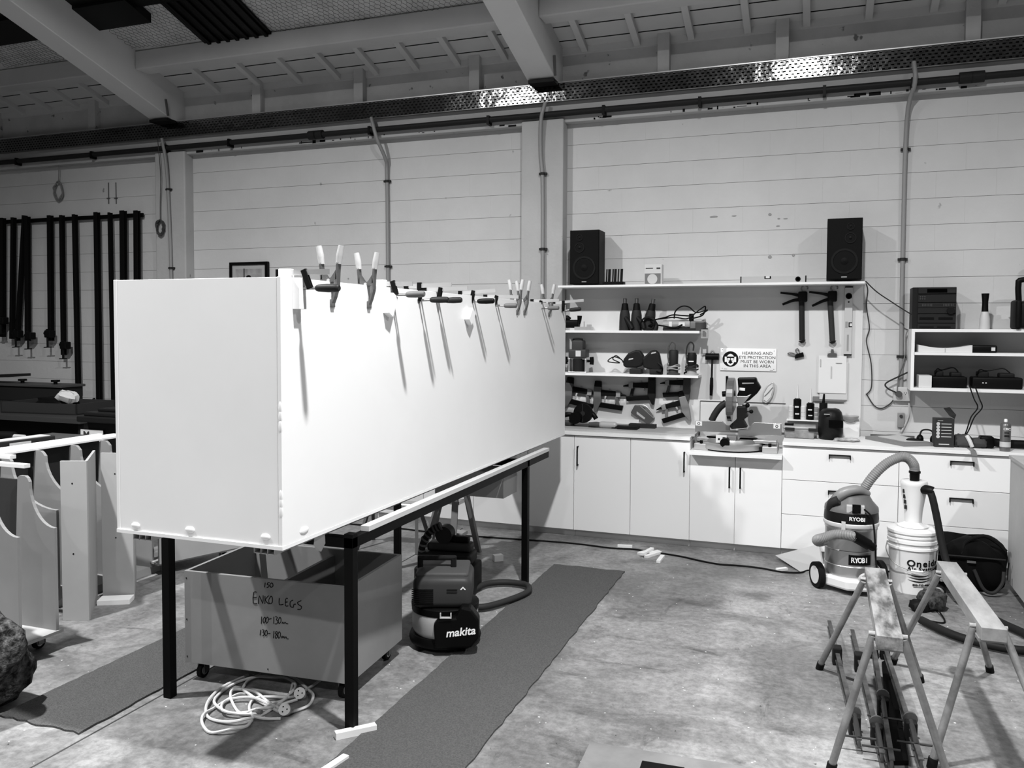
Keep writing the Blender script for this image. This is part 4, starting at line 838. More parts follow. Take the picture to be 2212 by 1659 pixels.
# trimmer jig at the column end of the short shelf
t = thing('biscuit_jointer', 'black jointer with a bright base at the column end of the short shelf', 'power tool', (-1.99, 6.97, 1.6905))
B().rbox(-.09, .05, -.04, .04, .02, .09, .015).build('body', BLACK, t); B().tube([(.045, 0, .05), (.05, 0, .09), (.052, 0, .125)], .018, 10, 4, radii=[.012, .018, .021]).build('knob', BLACK, t)
B().box(.02, .16, -.05, .05, 0, .03).box(.1, .106, -.05, -.03, .03, .075).box(.13, .165, -.055, -.02, .0, .05).build('fence', STEEL, t); B().tube([(-.085, -.02, .06), (-.06, -.03, .11), (-.03, -.02, .09)], .02, 8, 4).build('grip', BLACK, t)
# lower short shelf: plunge router, two sanders, two trimmers
q = [(-2.031,1.326),(-1.87,1.602)]
t = thing('plunge_router', 'big plunge router with side knobs at the column end of the lower shelf', 'router', ((q[0][0]+q[1][0])/2, 6.99, 1.3265)); w = (q[1][0]-q[0][0])/2
B().box(-w, w, -.05, .06, 0, .008).box(-w, -w+.014, -.045, .05, .008, .12).box(w-.014, w, -.045, .05, .008, .12).box(-w, w, -.03, .05, .112, .13).build('base_cage', ALU, t, .003)
B().cyl((0, 0, .01), (0, 0, .12), .05, n=20).build('collet_ring', g(.04), t); B().rbox(-w*.95, w*1.0, -.06, .06, .125, .20, .012).build('motor', g(.09, .45), t); B().rbox(-w*.62, w*.62, -.052, .052, .19, .277, .012).build('top_cap', g(.09, .5), t)
B().tube([(-w*.55, -.03, .27), (-w*.4, -.03, .29), (w*.4, -.03, .29), (w*.5, -.03, .27)], .008, 8, 4).build('top_bail', BLACK, t); B().box(-.01, .035, -.0615, -.06, .14, .19).build('rating_label', g(.6), t)
for s_ in (1, -1): B().cyl((s_*w, 0, .1), (s_*(w+.03), 0, .1), .012, n=10).build('knob_stem', BLACK, t); B().tube([(s_*(w+.035), 0, .07), (s_*(w+.038), 0, .1), (s_*(w+.035), 0, .135)], .018, 10, 4).build('side_knob', BLACK, t)
for i, (l, q) in enumerate((('black belt sander trailing its cord, farther from the trimmers', (-1.485,1.33)), ('black belt sander beside the two trimmers', (-1.309,1.335)))):
    t = thing('belt_sander', l, 'sander', (q[0]+(.0 if i else .0), 6.985-.035*i, 1.3265), 0, 'black sanders on the lower shelf'); sg_ = 1 if i else -1
    out = ([(-1.553,1.393),(-1.552,1.446),(-1.51,1.5),(-1.449,1.526),(-1.411,1.522),(-1.384,1.483),(-1.369,1.434),(-1.399,1.392),(-1.448,1.376),(-1.532,1.378)], [(-1.386,1.457),(-1.337,1.501),(-1.308,1.529),(-1.271,1.529),(-1.244,1.5),(-1.231,1.438),(-1.217,1.386),(-1.242,1.345),(-1.306,1.362),(-1.374,1.383)])[i]
    P_ = [(x-q[0], z-1.3265) for x, z in out]
    B().prism(P_, -.035, .035).build('body', g(.035, .5), t, .014)
    B().rbox(-.01, .09, -.05, .045, .0, .045, .008).build('sanding_base', g(.05), t)
    hx = P_[3][0]*.5+P_[1][0]*.5; hzz = P_[1][1]
    B().prism([(hx-.005, hzz-.004), (hx+.035, hzz+.004), (hx+.035, hzz+.014), (hx, hzz+.008)], -.0365, -.034).build('handle_opening', g(.5), t)
    if not i: 
        B().tube([(-.07, 0, .1), (-.13, -.01, .15), (-.16, -.01, .12), (-.10, -.01, .09), (-.2, -.02, .1), (-.15, -.02, .14), (-.09, -.01, .12), (-.07, 0, .09)], .005, 6, 6).build('cord', BLACK, t)
    else:
        B().tube([(.06, -.05, .1), (.1, -.055, .06), (.09, -.055, .02), (.05, -.06, .03)], .005, 6, 6).build('cord', BLACK, t)
for i, (l, q, bm_) in enumerate((('laminate trimmer wound with pale cord', (-1.133,1.333), g(.05, .5)), ('laminate trimmer with a bright badge at the shelf end', (-0.983,1.336), g(.03, .5)))):
    t = thing('laminate_trimmer', l, 'router', (q[0], 6.98, 1.3265), 0, 'laminate trimmers on the lower shelf')
    B().lathe([(.055, 0), (.055, .012), (.04, .016), (.038, .06)], n=20).build('base', g(.1, .4) if not i else g(.35, .4), t); B().lathe([(.034, .05), (.038, .09), (.04, .19 if not i else .165), (.03, .205 if not i else .185)], n=18).build('motor', bm_, t)
    B().tube([(.01, 0, .2), (.012, 0, .25), (-.015, 0, .27), (-.04, -.005, .23), (-.045, -.01, .15), (-.03, -.04, .1)], .006, 7, 5).build('flex', g(.06) if i else g(.12), t)
    for k in range(3): B().tube([(.052*math.cos(a*math.pi/4), .052*math.sin(a*math.pi/4), .075-.018*k+.012*math.sin(a+k)) for a in range(8)], .005, 6, 3, closed=True).build('cord_winding', g(.3) if not i else g(.06), t)
    if i: B().box(-.02, .02, -.042, -.04, .11, .118).build('badge', g(.8), t)
# nail guns hanging on the panel
def nailer(label, loc, s0, flip=1, tilt=0.0, hm=MID, mag=BLACK, tip=1):
    t = thing('nail_gun', label, 'nail gun', loc, 0, 'nail guns on the panel'); t.rotation_euler = (0, tilt, 0)
    s = s0*1.12; f = lambda P: [(flip*x*s, z*s) for x, z in P]
    Y0, Y1 = -.045, -.005
    B().prism(f([(-.52, .42), (-.27, .42), (-.24, -.1), (-.38, -.44), (-.46, -.46), (-.51, -.1)]), Y0, Y1).build('head', hm, t, .004)
    B().prism(f([(-.5, .62), (-.28, .62), (-.26, .40), (-.52, .40)]), Y0+.004, Y1).build('end_cap', BLACK, t, .006)
    B().prism(f([(-.28, .32), (.28, .30), (.30, .14), (-.26, .12)]), Y0+.006, Y1).build('grip', g(.012, .6), t, .006)
    B().prism(f([(.26, .33), (.42, .30), (.42, .12), (.26, .10)]), Y0+.006, Y1).build('tail_cap', g(.25, .4), t, .003)
    B().cyl((flip*.42*s, -.025, .21*s), (flip*.62*s, -.025, .18*s), .05*s, .02*s, n=10).build('air_plug', BLACK, t)
    B().prism(f([(-.44, -.28), (.5, -.34), (.53, -.17), (-.40, -.11)]), Y0+.01, Y1).build('magazine', mag, t, .003)
    B().prism(f([(.22, .12), (.32, .12), (.40, -.16), (.30, -.17)]), Y0+.012, Y1-.006).build('strut', hm, t)
    B().prism(f([(-.12, .12), (-.06, .12), (-.09, .02), (-.13, .02)]), Y0+.01, Y1-.01).build('trigger', LIGHT, t)
    B().cyl((0, -.02, .35*s), (0, 0.012, .35*s), .006, n=8).build('hook', LIGHT, t)
q = (-1.971,1.106); nailer('grey nail gun hanging lowest beside the white box', (q[0], 7.118, q[1]), .23, 1, .13)
q = (-1.71,1.091); nailer('nail gun with a pale printed stripe on its magazine', (q[0], 7.118, q[1]), .225, 1, .05)
q = (-1.426,1.17); nailer('dark nail gun hanging under the lower shelf', (q[0], 7.118, q[1]), .22, -1, -.02, g(.03, .4), BLACK)
q = (-1.123,1.205); nailer('grey nail gun hanging under the end of the lower shelf', (q[0], 7.118, q[1]), .20, -1, -.02, g(.09, .4))
q = (-1.135,1.016); nailer('nail gun with a bright tail hanging right of the hand stapler', (q[0], 7.118, q[1]), .215, -1, -.28, g(.22, .4))
q = (-1.404,0.971)
t = thing('hand_stapler', 'grey hand stapler hanging tilted on the panel', 'stapler', (q[0], 7.118, q[1])); t.rotation_euler = (0, .55, 0)
B().prism([(-.1, -.045), (.085, -.05), (.1, .03), (.03, .04), (-.06, .055), (-.105, .03)], -.03, -.003).build('body', g(.12, .35, .4), t, .006); B().prism([(-.06, -.005), (.03, -.012), (.03, -.028), (-.05, -.024)], -.0315, -.03).build('grip_slot', g(.5), t); B().tube([(-.08, -.018, .05), (-.02, -.018, .075), (.06, -.018, .05), (.09, -.018, .03)], .006, 8, 4).build('lever', STEEL, t)
# circular saw, bottle, boards on worktop
q = (-1.874,0.869)
t = thing('circular_saw', 'black circular saw with a round guard standing on the worktop', 'saw', (q[0], 6.86, .8845))
B().cyl((.01, -.04, .105), (.01, .0, .105), .082, n=28).build('blade_guard', g(.02, .45), t); B().cyl((.01, -.043, .105), (.01, -.04, .105), .02, n=12).box(.005, .012, -.044, -.04, .03, .185).build('guard_rib', g(.06), t)
B().cyl((-.04, -.11, .07), (-.04, 0, .07), .05, n=18).build('motor', BLACK, t); B().tube([(-.05, 0, .09), (-.12, -.02, .09), (-.15, -.02, .085)], .016, 10, 4, radii=[.014, .02, .024]).build('front_knob', BLACK, t); B().tube([(.06, 0, .12), (.1, -.01, .09), (.12, -.01, .06)], .02, 10, 4).build('rear_handle', BLACK, t); B().box(-.12, .13, -.09, .05, 0, .008).build('base_plate', g(.06, .4), t)
q = (-2.009,0.869)
t = thing('rag', 'crumpled grey rag beside the white box on the worktop', 'rag', (q[0]+.02, 6.8, .8845)); B().pillow((0, 0, .022), .055, .04, .022, 7, .25).build('cloth', g(.12, .9), t)
q = [(-1.686,0.881),(-1.565,0.887)]
t = thing('glue_bottle', 'pale glue bottle with a dark cap lying on the worktop', 'bottle', ((q[0][0]+q[1][0])/2, 6.74, .912))
B().tube([(-.075, 0, 0), (-.06, 0, 0), (0, 0, 0), (.06, 0, 0), (.075, 0, 0)], .027, 14, 4, radii=[.014, .026, .027, .026, .015]).build('bottle', g(.42, .3), t); B().tube([(-.16, 0, -.002), (-.1, 0, 0), (-.07, 0, 0)], .02, 12, 3, radii=[.018, .022, .02]).build('cap', g(.12), t)
q = [(-1.561,0.892),(-1.377,0.893)]
tag(B().box(q[0][0]-.03, q[1][0], 6.72, 6.82, .8845, .905).box(q[0][0]+.02, q[1][0]+.0, 6.70, 6.72, .8845, .9).build('dark_strips', g(.03)), 'dark steel straightedge lying beside the glue bottle', 'straightedge'); tag(B().box(q[1][0]-.1, q[1][0]+.12, 6.85, 6.93, .8845, .915).build('dark_block', g(.06)), 'flat dark tin lying behind the straightedge', 'tin')
q = [(-1.835,0.927),(-1.442,0.93)]
tag(B().box(-2.1, q[1][0], 7.098, 7.12, .8845, q[0][1]).build('upstand_strip', WHITE2), 'low white upstand strip along the back of the worktop', 'strip')
# rubber mallet, sign, calking guns, level, clips, papers
q = [(-0.832,1.477),(-0.835,1.154)]
t = thing('rubber_mallet', 'black rubber mallet hanging head-up beside the warning sign', 'mallet', (q[0][0], 7.09, q[0][1])); L_ = q[0][1]-q[1][1]
B().cyl((-.055, 0, 0), (.055, 0, 0), .028, n=18).build('head', BLACK, t, .003); B().cyl((.0, 0, -.02), (-.002, 0, -L_*.55), .0085, n=10).build('shaft', g(.03), t); B().tube([(-.002, 0, -L_*.54), (-.003, 0, -L_*.75), (-.005, 0, -L_)], .013, 10, 3, radii=[.013, .015, .012]).build('grip', BLACK, t); B().tube([(-.03, .01, .028), (0, .015, .055), (.03, .01, .028)], .003, 6, 4).build('wire_loop', LIGHT, t)
q = [(-0.77,1.363),(-0.326,1.548)]
t = thing('warning_sign', 'white sign about hearing and eye protection with a round emblem', 'sign', (q[0][0], 7.117, q[0][1])); W_, H_ = q[1][0]-q[0][0], q[1][1]-q[0][1]
B().rbox(0, W_, -.006, 0, 0, H_, .0025, 2).build('plate', g(.86, .4), t)
ec = (W_*.187, -.0062, H_*.52); er = H_*.345
B().cyl(ec, (ec[0], -.007, ec[2]), er, n=36).build('emblem_disc', g(.02, .5), t)
em = B(); hd_ = []
for i in range(24): a = 2*math.pi*i/24; hd_.append((ec[0]+er*.52*math.cos(a), ec[2]-er*.06+er*(.72 if math.sin(a) > 0 else .78)*math.sin(a)))
em.prism(hd_, -.0076, -.007).build('emblem_head', g(.86), t)
B().prism([(ec[0]-er*.5, ec[2]+er*.32), (ec[0]+er*.5, ec[2]+er*.32), (ec[0]+er*.42, ec[2]-.12*er), (ec[0]+.1*er, ec[2]-.2*er), (ec[0]+.3*er, ec[2]-.45*er), (ec[0], ec[2]-.62*er), (ec[0]-.3*er, ec[2]-.45*er), (ec[0]-.1*er, ec[2]-.2*er), (ec[0]-er*.42, ec[2]-.12*er)], -.0082, -.0076).build('emblem_face', g(.02), t)
for s_ in (-1, 1):
    B().rbox(ec[0]+s_*er*.6-er*.12, ec[0]+s_*er*.6+er*.12, -.0086, -.0076, ec[2]-er*.38, ec[2]+er*.3, .0004, 1).build('emblem_earmuff', g(.86), t)
    B().box(ec[0]+s_*er*.22-er*.17, ec[0]+s_*er*.22+er*.17, -.0088, -.0082, ec[2]-er*.12, ec[2]+er*.12).build('emblem_goggle', g(.86), t)
for i, ln in enumerate(('HEARING AND', 'EYE PROTECTION', 'MUST BE WORN', 'IN THIS AREA')): text(ln, 'sign_lettering', H_*.185, g(.015), t, (W_*.665, -.0064, H_*(.785-.187*i)), FRONT, bold=0.0, sx=1.04)
for x, z in ((.04, .93), (.96, .9), (.04, .1), (.96, .1)): B().cyl((W_*x, -.0075, H_*z), (W_*x, -.005, H_*z), .003, n=8).build('screw', MID, t)
B().box(W_*.07, W_*.13, -.0064, -.006, H_*.065, H_*.08).box(W_*.89, W_*.945, -.0064, -.006, H_*.04, H_*.055).build('fine_print', g(.1), t)
def caulk(label, C0, P, tm):
    t = thing('caulking_gun', label, 'caulking gun', (P[0][0], 7.09, P[0][1]), 0, 'caulking guns on the panel'); o = P[0]; R_ = [(x-o[0], z-o[1]) for x, z in P]
    B().cyl((R_[1][0], 0, R_[1][1]), (R_[2][0], 0, R_[2][1]), .022, n=14).build('barrel', tm, t); B().cyl((R_[2][0], 0, R_[2][1]), (R_[2][0]+.004, 0, R_[2][1]-.02), .03, .012, n=12).build('nose_cap', g(.05), t)
    B().rbox(-.035, .035, -.022, .022, -.05, .035, .012).build('body', g(.025, .4), t)
    B().tube([(-.03, 0, .005), (R_[3][0]*.5, 0, R_[3][1]*.6+.0), (R_[3][0], 0, R_[3][1])], .009, 8, 4, radii=[.014, .01, .008]).build('top_handle', g(.03), t); B().tube([(-.03, 0, -.03), (R_[4][0]*.5, 0, R_[4][1]*.55), (R_[4][0], 0, R_[4][1])], .01, 8, 4, radii=[.014, .012, .009]).build('trigger', g(.03), t)
    B().tube([(0, 0, .03), (-.012, 0, .06), (.01, 0, .085), (.035, 0, .07), (.035, 0, .05)], .006, 8, 4).build('hook_rod', DSTEEL, t)
caulk('smooth dark caulking gun hanging nearer the sign', 0, [(-0.132,1.973),(-0.14,1.939),(-0.131,1.618),(-0.302,2),(-0.285,1.905)], g(.05, .4)); caulk('caulking gun with a worn printed barrel hanging beside the spirit level', 0, [(0.089,1.974),(0.073,1.934),(0.096,1.614),(-0.085,2.003),(-0.06,1.892)], g(.07, .5))
q = [(0.171,2.044),(0.182,1.503)]
t = thing('spirit_level', 'pale spirit level hanging upright beside the caulking guns', 'level', (q[1][0], 7.095, q[1][1])); hL = q[0][1]-q[1][1]
B().box(0, .056, 0, .022, 0, hL).build('beam', g(.5, .4), t, .001)
for z in (0, hL-.01): B().box(-.001, .057, -.001, .023, z, z+.01).build('end_cap', BLACK, t)
m = Matrix.Rotation(math.pi/2, 4, 'X'); B().lathe([(.024, -.002), (.024, .003), (.017, .003), (.016, 0)], (.028, 0, hL*.86), 20, m).build('round_vial', BLACK, t); B().cyl((.028, -.002, hL*.775), (.028, 0, hL*.775), .007, n=12).build('hang_hole', g(.05), t)
B().box(.03, .055, -.002, 0, hL*.41, hL*.48).build('vial_window', BLACK, t); B().box(.038, .056, -.003, -.002, hL*.425, hL*.465).build('vial', g(.6), t); B().box(.006, .024, -.001, 0, hL*.40, hL*.49).box(.02, .034, -.001, 0, hL*.06, hL*.3).build('print_marks', g(.28), t)
q = (-0.155,1.493)
t = thing('binder_clip', 'black binder clip hanging alone on the panel', 'clip', (q[0], 7.118, q[1])); t.rotation_euler = (0, -.25, 0)
B().prism([(-.035, -.015), (.04, -.015), (.04, .022), (-.02, .018)], -.022, -.002).build('clip', BLACK, t, .003); B().tube([(-.02, -.012, .018), (-.05, -.012, .04), (-.075, -.012, .038), (-.05, -.012, .02), (-.02, -.012, .01)], .005, 6, 4).build('wire_arm', DSTEEL, t); B().tube([(.0, -.012, .018), (-.012, -.012, .045), (.002, -.012, .062), (.012, -.012, .045), (.01, -.012, .018)], .004, 6, 4).build('wire_arm', DSTEEL, t)
q = [(-0.002,1.201),(0.203,1.499)]
t = thing('paper_sheaf', 'sheaf of plan papers hanging from a bulldog clip', 'paper', (q[0][0], 7.1, q[0][1])); W_, H_ = q[1][0]-q[0][0], q[1][1]-q[0][1]
def sheet(y, dx, dz, curl, nm, mm):
    vs = []; n = 8
    for i in range(n+1):
        z = H_*(1-i/n); c = curl*(i/n)**2
        for x in (0, W_): vs.append((x+dx, y-c, z+dz)); 
    b = B()._add(vs, [(2*i, 2*i+1, 2*i+3, 2*i+2) for i in range(n)]); o = b.build(nm, mm, t); md = o.modifiers.new('s', 'SOLIDIFY'); md.thickness = .0008; return o
sheet(.012, -.01, 0, .0, 'sheet', g(.62)); sheet(.008, .01, -.05, .001, 'sheet', g(.56)); sheet(.004, 0, 0, .002, 'sheet', g(.70))
B().box(W_*.62, W_*.84, -.0035, -.0015, H_*.80, H_*.812).box(W_*.05, W_*.08, -.003, -.001, H_*.7, H_*.9).box(W_*.45, W_*.47, -.0055, -.002, H_*.4, H_*.72).build('print_lines', g(.4), t)
B().prism([(W_*.3, H_-.006), (W_*.66, H_-.006), (W_*.64, H_+.02), (W_*.55, H_+.025), (W_*.52, H_+.055), (W_*.44, H_+.055), (W_*.42, H_+.025), (W_*.32, H_+.02)], -.012, .002).build('bulldog_clip', DSTEEL, t, .003)
wr_ = tag(B().box(-.04, W_*.95, -.002, .012, -.065, -.058).box(-.04, W_, .008, .014, -.06, -.03).build('small_ledge', g(.2)), 'narrow grey ledge under the hanging plan papers', 'ledge'); wr_.location = (q[0][0], 7.1, q[0][1])
# safety glasses on the panel, glue tubes
q = (-0.382,1.193)
t = thing('safety_goggles', 'clear safety goggles hanging on the panel above the saw fence', 'goggles', (q[0], 7.1, q[1])); t.rotation_euler = (0, .28, 0)
B().tube([(-.02, 0, -.075), (-.035, 0, -.02), (-.02, 0, .05), (.012, 0, .085), (.03, 0, .04), (.032, 0, -.03), (.012, 0, -.08)], .006, 8, 5, closed=True).build('rim', g(.45, .3), t); B().prism([(-.018, -.07), (-.03, -.02), (-.016, .045), (.012, .078), (.026, .035), (.028, -.03), (.01, -.074)], -.008, -.004).build('lens', g(.66, .15), t); B().tube([(-.02, -.01, -.04), (.0, -.012, 0), (.02, -.01, .05)], .003, 6, 3).build('strap', g(.2), t)
tl = [(-0.222,0.99),(0.002,0.999)]
tag(B().box(tl[0][0]-.01, tl[1][0]+.06, 6.95, 7.12, .985, .995).build('ledge', WHITE2), 'small white ledge carrying the glue tubes', 'shelf'); ledge_z = .9955
for i, (cx, cl, h, r_, lab, noz) in enumerate(((1265, .55, .10, .024, 'slim silver glue tube at the saw end of the ledge', 0), (1337, .012, .155, .030, 'black-labelled cartridge with a tall clear nozzle on the ledge', 1), (1410, .6, .10, .024, 'white ribbed tube between two black-labelled cartridges', 0), (1495, .012, .125, .030, 'shorter black-labelled cartridge with a pale nozzle on the ledge', 1), (1565, .25, .09, .022, 'small grey tube beside the black welding mask', 0))):
    x_ = {1265: (-0.201,1.01), 1337: (-0.155,1.012), 1410: (-0.11,1.014), 1495: (-0.057,1.016), 1565: (-0.013,1.018)}[cx][0]
    t = thing('glue_tube', lab, 'tube', (x_, 6.99, ledge_z), 0, 'glue tubes on the ledge'); B().lathe([(r_, 0), (r_, h), (r_*.6, h+.01)], n=18).build('body', g(cl, .4), t); B().box(-r_*.5, r_*.5, -r_-.0008, -r_+.004, h*.25, h*.32).box(-r_*.6, r_*.4, -r_-.0008, -r_+.004, h*.6, h*.68).build('label_print', g(.6), t)
    if noz: B().lathe([(.012, h+.01), (.008, h+.04), (.004, h+.12)], n=10).build('nozzle', g(.65, .3), t)
# welding mask, tub, bowl, packet
WTZ = .8665
q = [(0.002,0.87),(0.184,1.1)]
t = thing('welding_mask', 'black welding mask standing on the worktop beside the plastic tub', 'mask', ((q[0][0]+q[1][0])/2, 6.87, .8665)); w = (q[1][0]-q[0][0])/2; h = .235
vs = []; fs = []; n = 14
for i, (z, k) in enumerate(((0, .92), (.05, 1.0), (.12, 1.0), (.17, .96), (.21, .84), (.232, .62), (.238, .3))):
    for j in range(n+1): a = math.pi*j/n; vs.append((w*k*math.cos(a)-.0+(.03 if z > .2 else 0)*0, -.11*k*math.sin(a), z))
for i in range(6):
    for j in range(n): fs.append((i*(n+1)+j, i*(n+1)+j+1, (i+1)*(n+1)+j+1, (i+1)*(n+1)+j))
b = B()._add(vs, fs); b.sm = True; o = b.build('shell', g(.03, .45), t); md = o.modifiers.new('s', 'SOLIDIFY'); md.thickness = .006
B().box(-.015, .085, -.118, -.1, .1, .155).build('visor_window', g(.008, .2), t); B().box(-.05, -.01, -.118, -.105, .195, .2).build('badge', g(.3), t)
mx_ = (q[0][0]+q[1][0])/2-.055; t = thing('glue_bottle', 'dark bottle with a thin black nozzle behind the welding mask', 'bottle', (mx_, 6.93, WTZ)); B().cyl((0, 0, 0), (0, 0, .27), .03, n=16).build('body', g(.02), t); B().cyl((0, 0, .27), (.004, 0, .34), .012, .007, n=10).build('nozzle', BLACK, t)
q = [(-0.25,0.867),(-0.013,0.869)]
t = thing('plastic_tub', 'translucent grey lidded tub of screws next to the mitre saw', 'tub', ((q[0][0]+q[1][0])/2, 6.87, .8665)); w = (q[1][0]-q[0][0])/2
vs = [(-w*.88, -.09, 0), (w*.88, -.09, 0), (w*.88, .09, 0), (-w*.88, .09, 0), (-w, -.1, .075), (w, -.1, .075), (w, .1, .075), (-w, .1, .075)]
B()._add(vs, [(0, 1, 2, 3), (4, 5, 6, 7), (0, 1, 5, 4), (1, 2, 6, 5), (2, 3, 7, 6), (3, 0, 4, 7)]).build('tub', nz('tub_plastic', .14, .28, 14, .3), t, .01); B().rbox(-w*1.03, w*1.03, -.105, .105, .072, .095, .01).build('lid', g(.3, .3), t)
for x in (-.07, .1): B().rbox(x-.035, x+.035, -.112, -.1, .06, .085, .004, 2).build('latch', g(.05), t)
ct_ = tag(B().rbox(-w*.28, w*.28, -.03, .03, 0, .016, .005).build('box_cutter', BLACK), 'small black cutter lying on the lid of the plastic tub', 'cutter'); ct_.location = ((q[0][0]+q[1][0])/2-w*.65, 6.84, WTZ+.0955)
q = (0.235,0.994)
tag(B().box(q[0]-.08, xr-.01, 7.05, 7.121, .8665, .985).build('white_plinth', WHITE2), 'plain white block under the clear bowl beside the black mask', 'block'); t = thing('clear_bowl', 'shallow clear bowl on the white block beside the black mask', 'bowl', (q[0], 7.06, .986)); B().lathe([(.03, 0), (.058, .02), (.068, .045), (.063, .045), (.05, .02), (.02, .006)], n=20).build('bowl', g(.36, .2), t)
q = (0.206,0.883); t = thing('screw_packet', 'crinkled clear packet of screws on the worktop edge', 'packet', (q[0], 6.75, .8665)); B().pillow((0, 0, .012), .085, .05, .012, 7, .25).build('packet', nz('packet_film', .25, .6, 25, .25), t)
# ---------------------------------------------------------------- mitre saw on the lowered worktop
ZL = .7665
c = (-0.631,0.884)[0]
ms = thing('mitre_saw', 'big sliding mitre saw with a long grey fence on the lowered worktop', 'mitre saw', (c, 6.78, ZL))
fe = [(-0.922,0.884),(-0.651,0.896),(-0.587,0.87),(-0.262,0.885),(-0.923,0.971),(-0.71,0.976),(-0.671,0.942),(-0.518,0.935),(-0.468,0.977),(-0.263,0.976)]
P = [(x-c, z-ZL) for x, z in fe]
FEN = g(.32, .35, .7, name='cast_fence')
B().prism([P[0], P[1], (P[1][0], P[1][1]+.05), (P[5][0]+.03, P[5][1]-.03), P[5], P[4]], -.0, .02).build('fence', FEN, ms, .002)
B().prism([P[2], P[3], P[9], P[8], (P[7][0], P[7][1]-.01), (P[2][0], P[2][1]+.045)], -.0, .02).build('fence', FEN, ms, .002)
for x, z in ((P[4][0]+.03, P[4][1]-.02), (P[9][0]-.035, P[9][1]-.022)): B().box(x-.025, x+.025, -.002, 0, z-.017, z+.017).build('sticker', g(.7), ms); B().lathe([(.011, -.003), (.011, 0), (.006, 0), (.006, -.003)], (x, -.002, z), 14, Matrix.Rotation(math.pi/2, 4, 'X')).build('sticker_ring', g(.03), ms)
xl, xr_ = P[0][0], P[3][0]
tz = P[3][1]-.01
B().box(xl+.03, xl+.3, -.13, -.005, tz-.045, tz-.02).box(xr_-.31, xr_-.03, -.13, -.005, tz-.045, tz-.02).build('side_table', g(.5, .3, .7, name='cast_table'), ms, .003)
B().lathe([(.20, .02), (.21, .035), (.21, tz-.05), (.195, tz-.02)], (0, -.03, 0), 36).build('turntable', g(.28, .4, .5), ms)
B().lathe([(.245, .012), (.25, .02), (.25, .055), (.235, .06)], (0, -.03, 0), 36).build('mitre_scale', g(.42, .35, .6), ms)
for x in (xl+.075, xr_-.075): B().box(x-.055, x+.055, -.2, .1, 0, .05).box(x-.03, x+.03, -.1, .09, .05, tz-.045).build('foot', g(.45, .4, .4), ms, .004); B().cyl((x, -.19, .05), (x, -.19, .075), .012, n=10).build('foot_knob', BLACK, ms)
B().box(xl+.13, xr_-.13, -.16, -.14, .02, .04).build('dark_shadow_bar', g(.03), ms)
B().box(-.1, -.02, -.243, -.238, .07, .13).build('scale_plate', g(.65), ms); B().box(-.085, -.07, -.2445, -.243, .09, .105).box(-.05, -.03, -.2445, -.243, .1, .115).build('scale_print', g(.05), ms)
B().cyl((-.03, -.28, .075), (-.03, -.2, .085), .036, .03, n=18).build('mitre_knob', BLACK, ms); B().box(-.05, .05, -.22, -.12, .06, .12).build('detent_arm', g(.2), ms, .004)
bz = [(-0.66,1.323),(-0.602,0.935)]
hz_ = bz[0][1]-ZL
B().cyl((-.035, .0, hz_-.18), (-.005, .0, hz_-.18), .165, n=40).build('blade', g(.5, .25, 1.0, name='saw_blade'), ms)
gd = []
for i in range(25): a = -.4+i/24*4.2; gd.append((.175*math.cos(a), hz_-.175+.175*math.sin(a)))
B().prism(gd, -.04, .012, 'yz').build('blade_guard', g(.16, .3, .5), ms, .004)
B().box(-.055, -.04, -.03, .02, hz_-.14, hz_+.012).build('guard_bar', BLACK, ms)
hd = [(x-c, z-ZL) for x, z in [(-0.598,1.325),(-0.457,1.331),(-0.449,1.302),(-0.418,1.251),(-0.449,1.204),(-0.505,1.15),(-0.574,1.114),(-0.6,1.183),(-0.588,1.219)]]
B().prism(hd, -.03, .06).build('motor_housing', g(.012, .45), ms, .012)
hh = [(x-c, z-ZL) for x, z in [(-0.561,1.288),(-0.473,1.291),(-0.472,1.283),(-0.56,1.278)]]; B().prism(hh, -.034, -.028).build('handle_opening', g(.3), ms)
lb2 = [(x-c, z-ZL) for x, z in [(-0.58,1.249),(-0.538,1.247),(-0.539,1.225),(-0.58,1.228)]]; B().prism(lb2, -.036, -.028).build('rating_label', g(.75), ms)
ar = [(x-c, z-ZL) for x, z in [(-0.601,1.099),(-0.524,1.101),(-0.524,1.042),(-0.511,1.026),(-0.548,0.995),(-0.516,0.937),(-0.637,0.918),(-0.656,0.944),(-0.599,0.999)]]; B().prism(ar, -.02, .07).build('pivot_arm', g(.045, .45), ms, .008)
wh = [(x-c, z-ZL) for x, z in [(-0.604,1.183),(-0.524,1.185),(-0.487,1.203),(-0.555,1.115),(-0.587,1.107)]]; B().prism(wh, -.035, .02).build('trunnion', g(.4, .35, .6), ms, .004)
kn = [(x-c, z-ZL) for x, z in [(-0.489,1.063),(-0.518,1.111),(-0.714,1.192)]]
for k_, r_ in ((0, .016), (1, .018)): B().cyl((kn[k_][0]-.04, -.02, kn[k_][1]), (kn[k_][0], -.02, kn[k_][1]), .006, n=8).ball((kn[k_][0], -.02, kn[k_][1]), r_, 12).build('lock_knob', BLACK, ms)
B().cyl((kn[2][0], 0, kn[2][1]), (kn[2][0]+.1, 0, kn[2][1]+.01), .022, n=14).build('front_grip', BLACK, ms)
du = [(x-c, z-ZL) for x, z in [(-0.689,1.119),(-0.734,1.084),(-0.773,1.028),(-0.801,0.97)]]; B().tube([(x, .06, z) for x, z in du], .027, 12, 5).build('dust_elbow', g(.06, .45), ms)
